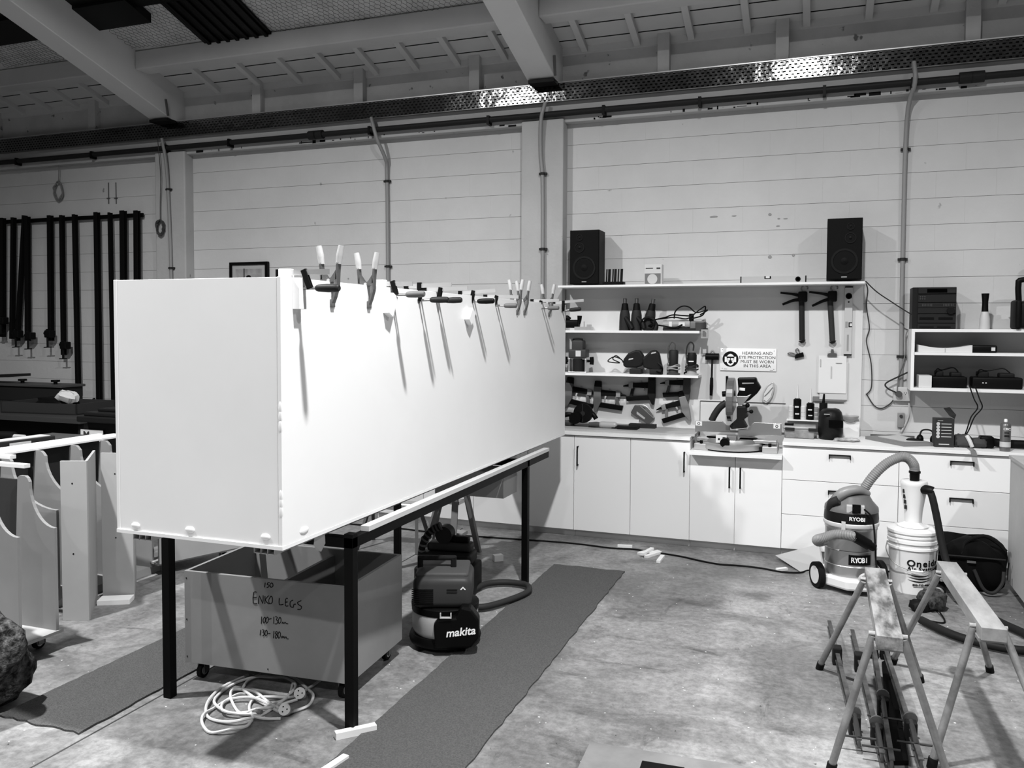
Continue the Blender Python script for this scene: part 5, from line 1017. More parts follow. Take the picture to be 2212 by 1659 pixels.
# ---------------------------------------------------------------- stereo, bottle, radio, things in the open shelf unit
q = [(0.644,1.72),(0.937,2.021)]
t = thing('stereo_system', 'dark stacked stereo system on the wall shelf unit', 'stereo', (q[0][0], 6.9, 1.7125)); W_, H_ = q[1][0]-q[0][0], q[1][1]-1.7125
SD = g(.035, .45, name='stereo_grey'); B().box(0, W_, 0, .2, 0, H_).build('case', SD, t, .004)
for a, b in ((.845, .985), (.64, .825), (.51, .625), (.37, .50), (.145, .355), (.02, .13)): B().box(W_*.13, W_*.985, -.012, 0, H_*a, H_*b).build('front_panel', g(.045, .4), t, .002)
B().box(W_*.33, W_*.78, -.014, -.012, H_*.87, H_*.96).build('display', g(.006, .15), t)
for i in range(7): B().box(W_*(.22+.035*i), W_*(.24+.035*i), -.015, -.012, H_*.54, H_*.60).box(W_*(.7+.035*i), W_*(.72+.035*i), -.015, -.012, H_*.54, H_*.60).build('slider', g(.09), t)
for i in range(6): B().cyl((W_*(.18+.05*(i % 3)), -.016, H_*(.72+.05*(i//3))), (W_*(.18+.05*(i % 3)), -.012, H_*(.72+.05*(i//3))), .005, n=8).build('button', g(.1), t)
B().cyl((W_*.87, -.03, H_*.435), (W_*.87, -.012, H_*.435), .026, n=20).build('volume_knob', g(.02), t); B().box(W_*.17, W_*.5, -.014, -.012, H_*.22, H_*.28).box(W_*.6, W_*.92, -.014, -.012, H_*.22, H_*.28).box(W_*.17, W_*.5, -.014, -.012, H_*.035, H_*.06).box(W_*.57, W_*.88, -.014, -.012, H_*.035, H_*.06).build('cassette_slot', g(.006), t); B().box(W_*.8, W_*.97, -.013, -.012, H_*.885, H_*.89).box(W_*.8, W_*.97, -.013, -.012, H_*.92, H_*.925).build('button_row', g(.11), t)
q = [(1.128,1.722),(1.125,1.972)]
t = thing('spray_bottle', 'white bottle with a tall black cap beside the stereo', 'bottle', (q[0][0], 6.93, 1.7125)); H_ = q[1][1]-1.7125
B().lathe([(.035, 0), (.036, .01), (.034, H_*.3), (.024, H_*.49)], n=20).build('bottle', g(.5, .4), t); B().lathe([(.023, H_*.49), (.022, H_*.52), (.020, H_*.75), (.026, H_)], n=18).build('cap', BLACK, t)
q = (1.299,1.723)
t = thing('jobsite_radio', 'black jobsite radio with a roll bar at the edge of the picture', 'radio', (q[0]+.16, 6.92, 1.7125))
B().rbox(-.15, .15, -.08, .08, .01, .2, .03).build('body', g(.03, .5), t); B().box(-.08, .12, -.09, -.078, .04, .19).build('front', g(.12, .4), t, .01)
for x in (-.135, .135): B().rbox(x-.02, x+.02, -.1, .1, 0, .21, .018).build('bumper', g(.012), t)
B().tube([(-.12, 0, .2), (-.125, 0, .32), (-.1, 0, .355), (.1, 0, .355), (.125, 0, .32), (.12, 0, .2)], .02, 10, 4).build('roll_bar', BLACK, t)
for z_ in (.07, .15): B().cyl((-.01, -.095, z_), (-.01, -.088, z_), .03, n=18).build('dial', g(.45), t)
hat = tag(B().lathe([(.052, 0), (.054, .02), (.054, .40), (.048, .43), (.046, .47)], n=18).build('paper_drum', g(.35)), 'tall pale canister standing behind the jobsite radio', 'canister'); hat.location = (q[0]+.16, 7.075, 1.7125)
q = [(0.69,1.546),(1.046,1.584)]
t = thing('paper_stack', 'curled stack of white papers in the upper bay of the shelf unit', 'paper', (q[0][0], 6.88, 1.5405)); W_ = q[1][0]-q[0][0]
vs = []; n = 10
for i in range(n+1):
    x = W_*i/n; z = .055-.04*math.sin(math.pi*i/n)*.6
    for y, zz in ((0, 0), (0, z), (.2, z), (.2, 0)): vs.append((x, y, zz))
fs = [(4*i+a, 4*i+(a+1) % 4, 4*i+4+(a+1) % 4, 4*i+4+a) for i in range(n) for a in range(4)]+[(0, 1, 2, 3), (4*n, 4*n+1, 4*n+2, 4*n+3)]
B()._add(vs, fs).build('sheets', g(.62), t); B().box(W_*.5, W_*.505, -.001, .0, 0, .03).build('divider_line', g(.05), t)
q = (1.036,1.547); t = thing('barcode_tool', 'black boxed tool with a pale label in the upper bay of the shelf unit', 'case', (q[0]+.005, 6.9, 1.5405)); B().rbox(0, .17, 0, .14, 0, .055, .012).build('body', BLACK, t); B().box(.13, .155, -.001, .0, .015, .04).build('label', g(.55), t)
q = [(0.693,1.28),(0.784,1.367)]; tag(B().box(q[0][0]+.005, q[1][0], 6.87, 7.05, 1.2775, q[1][1]).build('white_carton', g(.6)), 'small white carton in the lower bay of the shelf unit', 'carton')
for i, (a, b, l) in enumerate((((0.79,1.336), (1.025,1.342), 'black battery charger with a looped lead, beside the white carton'), ((1.057,1.343), (1.382,1.351), 'black charger bank at the picture edge in the shelf unit'))):
    t = thing('battery_charger', l, 'charger', (a[0], 6.92, 1.2775), 0, 'chargers in the shelf unit'); W_ = b[0]-a[0]
    B().rbox(0, W_, 0, .14, 0, .085, .012).build('body', g(.01, .5), t); B().rbox(W_*.12, W_*.34, .02, .12, .08, .125, .01).build('battery', g(.03), t); B().rbox(W_*.55, W_*.85, .02, .12, .08, .115, .01).build('battery', g(.03), t)
    B().tube([(W_*.1, .03, .1), (W_*.15, -.0, .14), (W_*.3, .03, .13), (W_*.6, .02, .15), (W_*.75, .02, .12)], .005, 6, 5).build('lead', BLACK, t)
    if i: B().box(W_*.2, W_*.23, -.001, .004, .04, .046).box(W_*.26, W_*.29, -.001, .004, .04, .046).build('status_light', g(.8), t)
# leads on the wall, power points
def lead_(label, pts, m=g(.10, .6), r=.0045): return tag(B().tube(pts, r, 7, 6).build('power_lead', m), label, 'lead', 'leads on the wall')
a = [(0.321,2.076),(0.401,1.994),(0.508,1.915),(0.586,1.86),(0.66,1.811)]; lead_('thin dark speaker lead stretched from the shelf end to the stereo', [(x, 6.95, z) for x, z in a], g(.06))
a = [(0.334,2.067),(0.347,2.014),(0.34,1.89),(0.365,1.72),(0.346,1.615),(0.383,1.444),(0.39,1.261),(0.358,1.2)]+[(0.358,1.196),(0.411,1.112),(0.466,1.091),(0.525,1.129),(0.559,1.176)]; lead_('wavy dark lead hanging down beside the white panel', [(x, 7.132, z) for x, z in a], g(.08))
a = [(0.653,1.721),(0.624,1.669),(0.622,1.527),(0.6,1.423),(0.579,1.344),(0.57,1.214)]; lead_('pale lead dropping from the stereo to the power point', [(x, 7.10, z) for x, z in a], g(.2))
a = [(0.667,1.393),(0.577,1.345),(0.489,1.291),(0.502,1.253),(0.562,1.222)]; lead_('dark lead looping from the shelf unit to the power point', [(x, 7.08, z) for x, z in a], g(.06), .006)
a = [(0.664,1.278),(0.656,1.201),(0.662,1.071),(0.644,0.993),(0.61,0.913)]; lead_('pale cable dropping from the power point behind the worktop', [(x, 7.13, z) for x, z in a], g(.42), .007)
q = [(0.545,1.156),(0.664,1.264)]
t = thing('power_point', 'white double power point with a plug on the block wall', 'socket', (q[0][0], 7.142, q[0][1])); W_, H_ = q[1][0]-q[0][0], q[1][1]-q[0][1]
B().rbox(0, W_, -.04, 0, 0, H_, .005, 2).build('plate', g(.5, .4), t); B().cyl((W_*.32, -.07, H_*.5), (W_*.32, -.04, H_*.5), .024, n=16).build('plug', g(.12), t)
for dx, dz in ((-.008, .004), (.008, .004), (0, -.008)): B().box(W_*.72+dx-.002, W_*.72+dx+.002, -.041, -.039, H_*.55+dz-.004, H_*.55+dz+.004).build('pin_slot', BLACK, t)
q = [(0.581,0.948),(0.63,1.061)]
t = thing('wall_switch', 'grey vertical switch plate below the double power point', 'switch', (q[0][0], 7.142, q[0][1])); W_, H_ = q[1][0]-q[0][0], q[1][1]-q[0][1]; B().rbox(0, W_, -.02, 0, 0, H_, .004, 2).build('plate', g(.25, .4), t); B().cyl((W_*.5, -.028, H_*.78), (W_*.5, -.02, H_*.78), .012, n=14).build('knob', g(.08), t)
# things on the drawer worktop: board, carton, goggles, drill, spray can
WT = .8665
q = [(0.344,6.948),(0.583,6.598),(0.801,6.71),(0.557,7.17)]
tag(B().prism(q, WT, WT+.022, 'xy').build('drawing_board', g(.22)), 'grey board lying on the drawer worktop under a paper', 'board'); cx_ = sum(p[0] for p in q)/4; cy_ = sum(p[1] for p in q)/4
tag(B().prism([(cx_+(x-cx_)*.7+.02, cy_+(y-cy_)*.7+.02) for x, y in q], WT+.0222, WT+.026, 'xy').build('paper_sheet', g(.5)), 'pale paper sheet lying on the grey board', 'paper')
tag(B().bar(((0.387,0.883)[0], 7.08, WT+.012), ((0.699,0.898)[0], 7.08, WT+.012), .02, .024).build('dark_batten', g(.12)), 'dark batten lying against the wall behind the grey board', 'batten')
q = (0.723,0.895); t = thing('ear_muffs', 'black ear muffs lying beside the printed carton', 'ear muffs', (q[0]+.03, 6.8, WT))
for s_ in (-1, 1): B().ball((s_*.045, 0, .035), .036, 14, (.7, 1, 1)).build('cup', BLACK, t)
B().tube([(-.05, 0, .05), (-.03, .01, .1), (.03, .01, .1), (.05, 0, .05)], .006, 8, 5).build('headband', g(.04), t); B().pillow((-.09, -.01, .02), .05, .035, .02, 7, .1).build('pouch', g(.03), t)
q = [(0.791,0.878),(0.916,0.87),(0.802,1.094)]
t = thing('printed_carton', 'dark printed carton with white pictograms standing on the worktop', 'carton', (q[0][0], 6.66, WT), .12); W_, H_ = q[1][0]-q[0][0], .205
B().box(0, W_, 0, .09, 0, H_).build('carton', g(.065, .5), t, .002)
for i in range(5): z_ = H_*(.82-.112*i); m = Matrix.Rotation(math.pi/2, 4, 'X'); B().cyl((W_*.15, -.0012, z_), (W_*.15, .001, z_), .012, n=14).box(W_*.32, W_*.85, -.0008, .001, z_-.003, z_+.002).build('pictogram', g(.5), t)
B().box(W_*.2, W_*.75, -.0008, .001, H_*.09, H_*.12).box(W_*.12, W_*.4, -.0008, .001, H_*.92, H_*.935).build('print_lines', g(.5), t)
B()._add([(W_, .0, H_), (W_+.01, .0, H_+.03), (W_-.02, .06, H_+.08), (W_-.06, .06, H_+.07), (W_-.03, .02, H_+.02)], [(0, 1, 2, 3, 4)]).build('open_flap', g(.04), t)
t2 = thing('foam_wrap', 'crumpled grey bag with a pale strap behind the printed carton', 'bag', (q[1][0]+.06, 6.74, WT)); B().pillow((0, 0, .045), .06, .06, .045, 8, .15).build('bag', g(.1, .7), t2); B().pillow((.1, .0, .035), .06, .05, .035, 8, .12).build('pouch', g(.09, .7), t2); B().tube([(.02, -.05, .09), (.04, -.06, .05), (.055, -.06, .01)], .014, 8, 4).build('pale_strap', g(.6), t2)
q = (1.011,0.846); q2 = (1.016,6.819)
tag(B().bar((q2[0], 6.70, WT+.002), (q2[0]*.7+q[0]*.3, 6.525, WT+.002), .035, .003).bar((q2[0]*.7+q[0]*.3, 6.527, WT+.002), (q[0], 6.44, q[1]), .035, .003).build('steel_rule', g(.2, .4)), 'dark flexible rule bent down over the worktop edge', 'rule')
for i, o_ in enumerate((0, .035)):
    a = [(1.028,1.302),(1.052,1.211),(1.075,1.15),(1.033,1.081),(1.008,0.994),(0.993,0.95)]
    tag(B().tube([(a[0][0]+o_, 6.84, a[0][1])]+[(x+o_*(1.2-.2*k), 6.8-.01*k, z) for k, (x, z) in enumerate(a)][1:], .0045, 7, 5).build('charger_lead', BLACK), ('straighter' if i == 0 else 'outer')+' black charger lead hanging from the shelf unit to the worktop', 'lead', 'charger leads')
q = [(1.096,0.899),(1.333,0.911)]
t = thing('cordless_driver', 'black cordless driver lying behind the spray can', 'drill', (q[0][0]+.1, 6.76, WT)); B().rbox(-.11, -.02, -.05, .05, 0, .085, .015).build('battery', BLACK, t); B().tube([(-.04, 0, .045), (.05, 0, .035), (.18, 0, .035)], .03, 10, 4).build('body', g(.015), t); B().cyl((.18, 0, .035), (.23, 0, .035), .026, .02, n=14).build('chuck', g(.03), t)
q = [(1.191,0.872),(1.258,0.876),(1.22,1.095)]
t = thing('spray_can', 'grey spray can with CRC lettering standing on the worktop', 'spray can', ((q[0][0]+q[1][0])/2, 6.62, WT)); r_ = (q[1][0]-q[0][0])/2; H_ = .205
B().lathe([(r_, 0), (r_, H_*.88), (r_*.9, H_*.92), (r_*.45, H_*.99)], n=24).build('can', g(.18, .3, .6), t); B().lathe([(r_+.0005, H_*.15), (r_+.0005, H_*.32)], n=24).build('label_band', g(.5), t); B().lathe([(.011, H_*.98), (.011, H_*1.06), (.008, H_*1.09)], n=12).build('nozzle_cap', g(.8), t)
text('CRC', 'can_lettering', .022, g(.75), t, (.003, -r_-.0006, H_*.76), FRONT, bold=.0008); B().box(-.012, .016, -r_-.0006, -r_+.004, H_*.62, H_*.65).box(-.012, .018, -r_-.0006, -r_+.004, H_*.5, H_*.56).build('label_print', g(.04), t)
# grey bench end at the right
bn_ = thing('grey_bench', 'plain grey bench end cut off by the picture edge', 'bench', (0, 0, 0)); B().box(1.19, 2.2, 4.6, 6.25, 0.06, .862).build('body', MDF, bn_); B().box(1.185, 2.25, 4.55, 6.28, .862, .885).build('top', MDF, bn_, .001); B().box(1.24, 2.2, 4.65, 6.2, 0, .06).build('plinth', g(.03), bn_)
# ---------------------------------------------------------------- dust extraction: canister vacuum, cyclone on a bucket, hoses
rv = thing('vacuum_cleaner', 'silver wet-and-dry vacuum on a white wheeled base with a grey hose', 'vacuum', (.218, 5.92, 0))
RB = Matrix.Rotation(.45, 4, 'Z'); rp = lambda x, y, z=0: RB @ Vector((x, y, z))
B().prism([tuple(rp(*p))[:2] for p in ((-.19, -.05), (-.12, -.19), (.02, -.235), (.16, -.19), (.2, -.05), (.2, .12), (.12, .2), (-.12, .2), (-.19, .12))], .035, .105, 'xy').build('wheeled_base', g(.66, .45), rv, .015)
for x, y in ((-.06, -.19), (.14, -.17)): B().cyl(rp(x-.012, y, .02), rp(x+.012, y, .02), .02, n=12).build('castor_wheel', RUBBER, rv)
for x in (-.215, .215):
    w_ = B().cyl(rp(x-.018, .02, .085), rp(x+.018, .02, .085), .085, n=28).build('big_wheel', RUBBER, rv); B().cyl(rp(x-.021, .02, .085), rp(x+.021, .02, .085), .058, n=22).build('wheel_disc', g(.6), w_)
RYS = g(.36, .3, .75, name='brushed_tank')
B().lathe([(.158, .095), (.160, .12), (.160, .40), (.163, .405), (.163, .42), (.156, .43)], n=36).build('tank', RYS, rv)
for z_ in (.17, .27): B().lathe([(.1605, z_), (.163, z_+.004), (.1605, z_+.008)], n=36).build('tank_rib', RYS, rv)
B().lathe([(.168, .425), (.172, .432), (.172, .45), (.166, .455)], n=36).build('clamp_ring', g(.6, .4), rv)
B().lathe([(.168, .455), (.17, .47), (.166, .52)], n=36).build('head_band', g(.03, .45), rv)
B().lathe([(.168, .52), (.165, .545), (.13, .585), (.11, .62), (.06, .64), (.0001, .645)], n=36).build('motor_head', g(.16, .4), rv)
B().tube([(-.1, -.08, .58), (-.06, -.1, .64), (.03, -.07, .665), (.1, .0, .63)], .026, 10, 5, radii=[.03, .034, .03, .02]).build('carry_handle', g(.25, .45), rv)
B().tube([(-.13, -.07, .53), (-.12, -.1, .575), (-.08, -.12, .60)], .03, 10, 4).build('head_bulge', g(.06, .45), rv)
B().box(-.035, .075, -.165, -.11, .525, .578).build('switch_panel', g(.42, .4), rv, .006); B().box(.0, .05, -.172, -.16, .53, .585).cyl((.025, -.19, .557), (.025, -.165, .557), .022, n=14).build('power_plug', BLACK, rv)
text('RYOBI', 'maker_lettering', .034, g(.8), rv, (.03, -.1705, .49), FRONT, bold=.0008)
pl_ = B(); arc = [(.1625*math.sin(a), -.1625*math.cos(a)) for a in [(-.1+.9*i/10) for i in range(11)]]
vs = [(x, y, z) for x, y in arc for z in (.19, .255)]; pl_._add(vs, [(2*i, 2*i+2, 2*i+3, 2*i+1) for i in range(10)]).build('badge_plate', g(.015, .4), rv)
for i, ch_ in enumerate('RYOBI'):
    a = .06+.135*i; text(ch_, 'badge_letter', .046, g(.75, .4), rv, (.1635*math.sin(a), -.1635*math.cos(a), .222), (math.pi/2, 0, a), bold=.0012, ext=.001, sx=.85)
B().cyl((.09, -.19, .105), (.085, -.17, .11), .045, n=22).build('drain_cap', g(.5, .45), rv)
B().tube([(.07, -.165, .56), (.12, -.15, .5), (.14, -.135, .35), (.15, -.14, .2), (.18, -.2, .05), (.22, -.22, .01)], .0055, 7, 5).build('power_cord', RUBBER, rv)
for an in (1.9, 4.4): B().box(.165*math.cos(an)-.012, .165*math.cos(an)+.012, .165*math.sin(an)-.012, .165*math.sin(an)+.012, .41, .47).build('latch', g(.5), rv)
HOSE = g(.24, .5, name='grey_hose')
def ribbed(name, label, pts, r, m, ribs, rr, parent=None):
    t = thing(name, label, 'hose', pts[0], 0); o = Vector(pts[0]); P = [Vector(p)-o for p in pts]
    # corrugated: radius alternates along a finely sampled path
    b0 = B(); Q = []; k = len(P)
    for i in range(k-1):
        p0 = P[i-1] if i else P[0]*2-P[1]; p1 = P[i]; p2 = P[i+1]; p3 = P[i+2] if i+2 < k else P[-1]*2-P[-2]
        for j in range(ribs):
            u = j/ribs; Q.append(0.5*((2*p1)+(p2-p0)*u+(2*p0-5*p1+4*p2-p3)*u*u+(3*p1-p0-3*p2+p3)*u**3))
    Q.append(P[-1])
    b0.tube(Q, r, 14, 1, radii=[r+(rr if i % 2 else 0) for i in range(len(Q))]); b0.build('corrugated_hose', m, t); return t
hp = [(x, y, z) for (x, z), y in zip([(0.269,0.598),(0.293,0.654),(0.348,0.744),(0.424,0.826),(0.507,0.873),(0.555,0.868),(0.591,0.828),(0.599,0.783)], (5.93, 5.94, 5.95, 5.97, 5.98, 5.99, 6.0, 6.0))]
h1 = ribbed('suction_hose', 'thick grey corrugated hose arching from the silver vacuum to the cyclone', hp, .029, HOSE, 16, .0035)
o = Vector(hp[0]); e = Vector(hp[-1])-o; B().lathe([(.036, .0), (.036, .012), (.031, .014), (.029, -.055)], e+Vector((0, 0, -.01)), 20).build('end_cuff', BLACK, h1)
hp = [(x, y, z) for (x, z), y in zip([(0.304,0.343),(0.248,0.376),(0.184,0.397),(0.114,0.398),(0.05,0.374),(0.011,0.351),(0.022,0.325),(0.065,0.329)], (5.75, 5.73, 5.70, 5.68, 5.67, 5.70, 5.76, 5.80))]
h2 = ribbed('suction_hose', 'short grey hose curling out of the silver vacuum tank', hp, .029, HOSE, 16, .0035)
P0 = Vector(hp[0])-Vector(hp[0]); d = (Vector(hp[1])-Vector(hp[0])).normalized(); B().cyl(d*.1, d*-.02, .034, n=16).cyl(d*-.02, d*-.06, .026, n=16).build('end_cuff', BLACK, h2)
bu = thing('dust_bucket', 'white bucket with Oneida Air Systems lettering under the cyclone', 'bucket', (.598, 6.02, 0))
BWm = g(.78, .4, name='bucket_plastic')
B().lathe([(.128, .0), (.130, .008), (.146, .335), (.148, .34)], n=40).build('body', BWm, bu)
for z0_, z1_, r_ in ((.285, .30, .152), (.325, .345, .154), (.36, .375, .152)): B().lathe([(.144, z0_), (r_, z0_+.002), (r_, z1_), (.146, z1_+.002)], n=40).build('rim_band', BWm, bu)
B().lathe([(.152, .385), (.156, .39), (.156, .405), (.14, .415), (.06, .42)], n=40).build('lid', BWm, bu)
B().lathe([(.146, .34), (.147, .385)], n=40).build('neck', BWm, bu)
B().tube([(-.152, 0, .31), (-.16, -.05, .26), (-.12, -.13, .2), (-.02, -.16, .165), (.07, -.15, .165), (.13, -.09, .2), (.152, 0, .31)], .003, 6, 6).build('bail_handle', DSTEEL, bu); B().tube([(-.02, -.16, .166), (.02, -.163, .163), (.05, -.156, .163)], .007, 8, 3).build('bail_grip', g(.85), bu)
ADV = {'O': .8, 'n': .6, 'e': .58, 'i': .3, 'd': .62, 'a': .58, 'A': .7, 'r': .4, ' ': .3, 'S': .62, 'y': .54, 's': .5, 't': .38, 'm': .9, '-': .4}
def arctext(s, z, size, rb, a0, par, nm, bold=.001, sx=1.0):
    a = a0
    for ch_ in s:
        w_ = ADV.get(ch_, .58)*size*1.04*sx/rb; a += w_/2
        if ch_ != ' ': text(ch_, nm, size, g(.02), par, (rb*math.sin(a), -rb*math.cos(a), z), (math.pi/2, 0, a), bold=bold, ext=.001, sx=sx)
        a += w_/2
arctext('Oneida', .205, .058, .1408, -.32, bu, 'maker_lettering', .0016, 1.1); arctext('Air Systems', .17, .034, .1395, -.30, bu, 'maker_lettering', .001, 1.08)
for z_, w0 in ((.135, .55), (.118, .62), (.100, .55)):
    b = B(); vs = []
    for i in range(17): a = -.3+w0*2*i/16; rr_ = .139+z_*.0; k = math.sin(math.pi*i/16); vs += [((.1305+z_*.047+.0012)*math.sin(a), -(.1305+z_*.047+.0012)*math.cos(a), z_-.012*k-.004*k), ((.1305+z_*.047+.0012)*math.sin(a), -(.1305+z_*.047+.0012)*math.cos(a), z_-.012*k+.004*k)]
    b._add(vs, [(2*i, 2*i+2, 2*i+3, 2*i+1) for i in range(16)]).build('swirl_print', g(.02), bu)
arctext('800-732-4065', .066, .017, .135, -.06, bu, 'phone_lettering', .0006); b = B(); vs = []
for i in range(9): a = -.02+.68*i/8; vs += [(.1345*math.sin(a), -.1345*math.cos(a), .052), (.1345*math.sin(a), -.1345*math.cos(a), .055)]
b._add(vs, [(2*i, 2*i+2, 2*i+3, 2*i+1) for i in range(8)]).build('print_line', g(.1), bu)
cy = thing('cyclone_separator', 'white plastic cyclone cone standing on the bucket lid', 'cyclone', (.598, 6.02, .4205))
B().lathe([(.095, .0), (.095, .006), (.06, .02), (.052, .03), (.056, .1), (.075, .22), (.08, .27), (.084, .285), (.078, .30), (.03, .303), (.03, .33), (.027, .33)], n=32).build('cone', g(.74, .35), cy)
B().tube([(.05, -.05, .255), (.085, -.08, .255), (.1, -.085, .25)], .03, 14, 4).build('inlet_elbow', g(.02, .4), cy)
for i, z_ in enumerate((.235, .2, .165, .13)): B().box(-.07+i*.004, -.055+i*.004, -.048, -.038, z_-.012, z_+.012).build('label_print', g(.05), cy)
hp = [(.585+.1, 5.935, .67), (.70, 5.92, .62), (.725, 5.90, .5), (.75, 5.87, .36), (.785, 5.82, .22), (.85, 5.7, .08), (.98, 5.45, .035), (1.1, 5.25, .03), (1.13, 5.08, .03), (1.04, 4.98, .03), (.88, 5.0, .03), (.72, 5.1, .03), (.58, 5.3, .03)]
tag(B().tube(hp, .0225, 12, 8).build('inlet_hose', g(.035, .55)), 'dark smooth hose dropping from the cyclone and looping on the floor', 'hose')
# black bag with strap, sander head on the floor
bg = thing('tool_bag', 'big black soft tool bag in front of the drawer cabinet', 'bag', (.945, 6.22, 0))
bb = B(); R = random.Random(4); n = 16; vs = []; fs = []
for i in range(n+1):
    ph = -math.pi/2+math.pi*i/n
    for j in range(2*n):
        th = math.pi*j/n; e = lambda w, p: math.copysign(abs(w)**p, w); k = 1+.05*math.sin(4*th+ph*3)
        zz = .16+.16*e(math.sin(ph), .6); zz += .03*math.sin(3*th) if ph > 0 else 0
        vs.append((.235*e(math.cos(ph), .45)*e(math.cos(th), .5)*k, .15*e(math.cos(ph), .45)*e(math.sin(th), .6)*k, max(0.0, zz)))
for i in range(n):
    for j in range(2*n): fs.append((i*2*n+j, i*2*n+(j+1) % (2*n), (i+1)*2*n+(j+1) % (2*n), (i+1)*2*n+j))
bb.sm = True; bb._add(vs, fs).build('body', g(.011, .8), bg)
B().tube([(-.2, -.155, .235), (0, -.17, .24), (.2, -.155, .235)], .006, 6, 5).build('zip', g(.04), bg); B().box(-.02, .03, -.168, -.15, .2, .212).build('zip_pull', MID, bg)
B().tube([(-.05, -.14, .25), (-.02, -.13, .33), (.08, -.11, .37), (.16, -.1, .33), (.21, -.1, .28)], .012, 8, 6).build('carry_strap', g(.02, .8), bg); B().tube([(.02, -.165, .16), (.07, -.2, .05), (.13, -.2, .03), (.18, -.18, .09), (.19, -.16, .16)], .011, 8, 6).build('front_strap', g(.06, .8), bg)
q = (0.675,5.624)
sd = thing('floor_sander_head', 'dark dusty tool head with a bright collar lying on the floor by the trestles', 'power tool', (q[0], q[1], 0), .5)
B().pillow((0, 0, .06), .075, .065, .06, 8, .12).build('body', nz('dusty_iron', .012, .10, 40, .5, metal=.4), sd); B().cyl((.06, .05, .07), (.13, .1, .08), .03, n=14).build('collar', g(.03), sd); B().cyl((.085, .068, .074), (.10, .079, .076), .033, n=14).build('bright_ring', STEEL, sd); B().pillow((-.1, -.02, .035), .05, .045, .035, 7, .1).build('foot', g(.02), sd); B().tube([(-.02, -.05, .06), (-.03, -.12, .02), (-.06, -.2, .008), (-.1, -.24, .006), (-.16, -.2, .006)], .005, 6, 5).build('cord', RUBBER, sd)
# ---------------------------------------------------------------- two pipe-legged trestles
PLY = nz('worn_ply', .05, .26, 2.2, .6, lo=.42, hi=.6, stretch=(6, 1.6, 6)); GALV = nz('galv_pipe', .2, .34, 12, .45, metal=.55)
def trestle(label, far, near, z, wd, feet, m, thick=.05):
    t = thing('trestle', label, 'trestle', (0, 0, 0), 0, 'pipe-legged trestles')
    f = Vector((far[0], far[1], z-thick/2)); n_ = Vector((near[0], near[1], z-thick/2)); B().bar(f, n_, wd, thick).build('top_beam', m, t, .002)
    d = (n_-f).normalized(); s = d.cross(Vector((0, 0, 1))).normalized()
    B().bar(n_-d*.14-Vector((0, 0, thick/2+.005)), n_-d*.02-Vector((0, 0, thick/2+.005)), wd*1.12, .012).bar(f+d*.02-Vector((0, 0, thick/2+.005)), f+d*.14-Vector((0, 0, thick/2+.005)), wd*1.12, .012).build('bracket_plate', g(.25, .5, .5), t)
    for (fx, fy), top, sd_ in feet:
        tp = f+d*((n_-f).length*top)+s*(wd/2+.008)*sd_-Vector((0, 0, .01)); ft = Vector((fx, fy, .012))
        B().cyl(tp, ft, .0145, n=14).build('leg', GALV, t); B().cyl(ft+(tp-ft).normalized()*.03, ft-Vector((0, 0, .011)), .019, n=12).build('foot_cap', RUBBER, t)
    for (k, sd_) in ((.12, 1), (.12, -1), (.9, 1), (.9, -1)): c_ = f+d*((n_-f).length*k)+s*(wd/2+.008)*sd_; B().cyl(c_-s*sd_*.01, c_+s*sd_*.014, .008, n=8).build('bolt', STEEL, t)
    return t
trestle('worn timber-topped pipe trestle standing nearer the table', (.261, 4.19), (.258, 3.255), .6, .088, (((.03, 4.42), .12, 1), ((.49, 4.43), .12, -1), ((.07, 3.38), .9, 1), ((.49, 3.44), .9, -1)), PLY, .05)
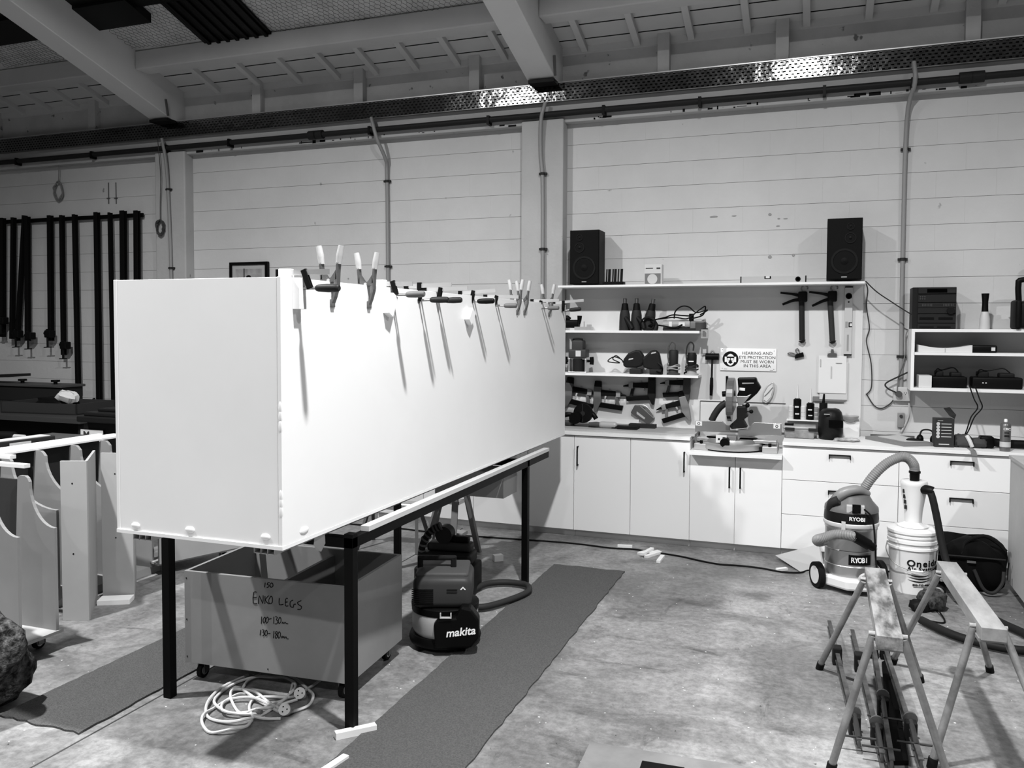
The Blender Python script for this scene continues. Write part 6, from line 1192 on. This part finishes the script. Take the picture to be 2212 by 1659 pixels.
trestle('paler timber-topped pipe trestle standing nearer the picture edge', (.59, 4.43), (.628, 3.485), .6, .086, (((.38, 4.62), .12, 1), ((.83, 4.68), .12, -1), ((.44, 3.56), .9, 1), ((.88, 3.35), .9, -1)), nz('pale_ply', .17, .28, 2.5, .6, stretch=(6, 1.5, 6)), .05)
# sash clamps lying on the floor under the trestle
def floor_clamp(label, p, q, jaws, k=0):
    t = thing('sash_clamp', label, 'clamp', (p[0], p[1], 0), 0, 'sash clamps lying on the floor'); d = Vector((q[0]-p[0], q[1]-p[1], 0)); L = d.length; d.normalize(); s = Vector((-d.y, d.x, 0)); z = .045+.0*k
    B().bar((0, 0, z), d*L+Vector((0, 0, z)), .009, .035).bar((0, 0, z+.0175), d*L+Vector((0, 0, z+.0175)), .02, .005).bar((0, 0, z-.0175), d*L+Vector((0, 0, z-.0175)), .02, .005).build('bar', nz('worn_iron', .03, .14, 8, .4, metal=.5), t)
    for j in jaws:
        c_ = d*L*j; B().bar(c_-d*.03+Vector((0, 0, .045)), c_+d*.03+Vector((0, 0, .045)), .045, .09).build('jaw', g(.03, .5), t, .006)
    e = d*L*jaws[-1]; B().cyl(e+Vector((0, 0, .085)), e+d*.16+Vector((0, 0, .06)), .011, n=10).build('screw', g(.04, .4, .5), t); c_ = e+d*.15+Vector((0, 0, .062)); B().cyl(c_-s*.07, c_+s*.07, .005, n=8).build('tommy_bar', g(.05, .4, .5), t); B().cyl(e-d*.02+Vector((0, 0, .09)), e-d*.008+Vector((0, 0, .09)), .028, n=14).build('pad', g(.1, .4, .5), t)
floor_clamp('sash clamp on the floor nearest the table side of the trestle', (0.081,4.995), (0.18,3.569), (.33, .88))
floor_clamp('sash clamp on the floor under the middle of the trestle', (0.198,4.89), (0.259,3.481), (.3, .86))
floor_clamp('sash clamp on the floor beside the dark plank', (0.294,4.748), (0.29,3.442), (.05, .6))
floor_clamp('sash clamp on the floor on the far side of the dark plank', (0.345,4.767), (0.396,3.482), (.06, .78))
q = [(0.327,4.577),(0.374,4.647),(0.358,3.548),(0.297,3.525)]
tag(B().prism(q, 0, .02, 'xy').build('dark_plank', g(.012, .7)), 'dark plank lying between the clamps under the trestle', 'plank')
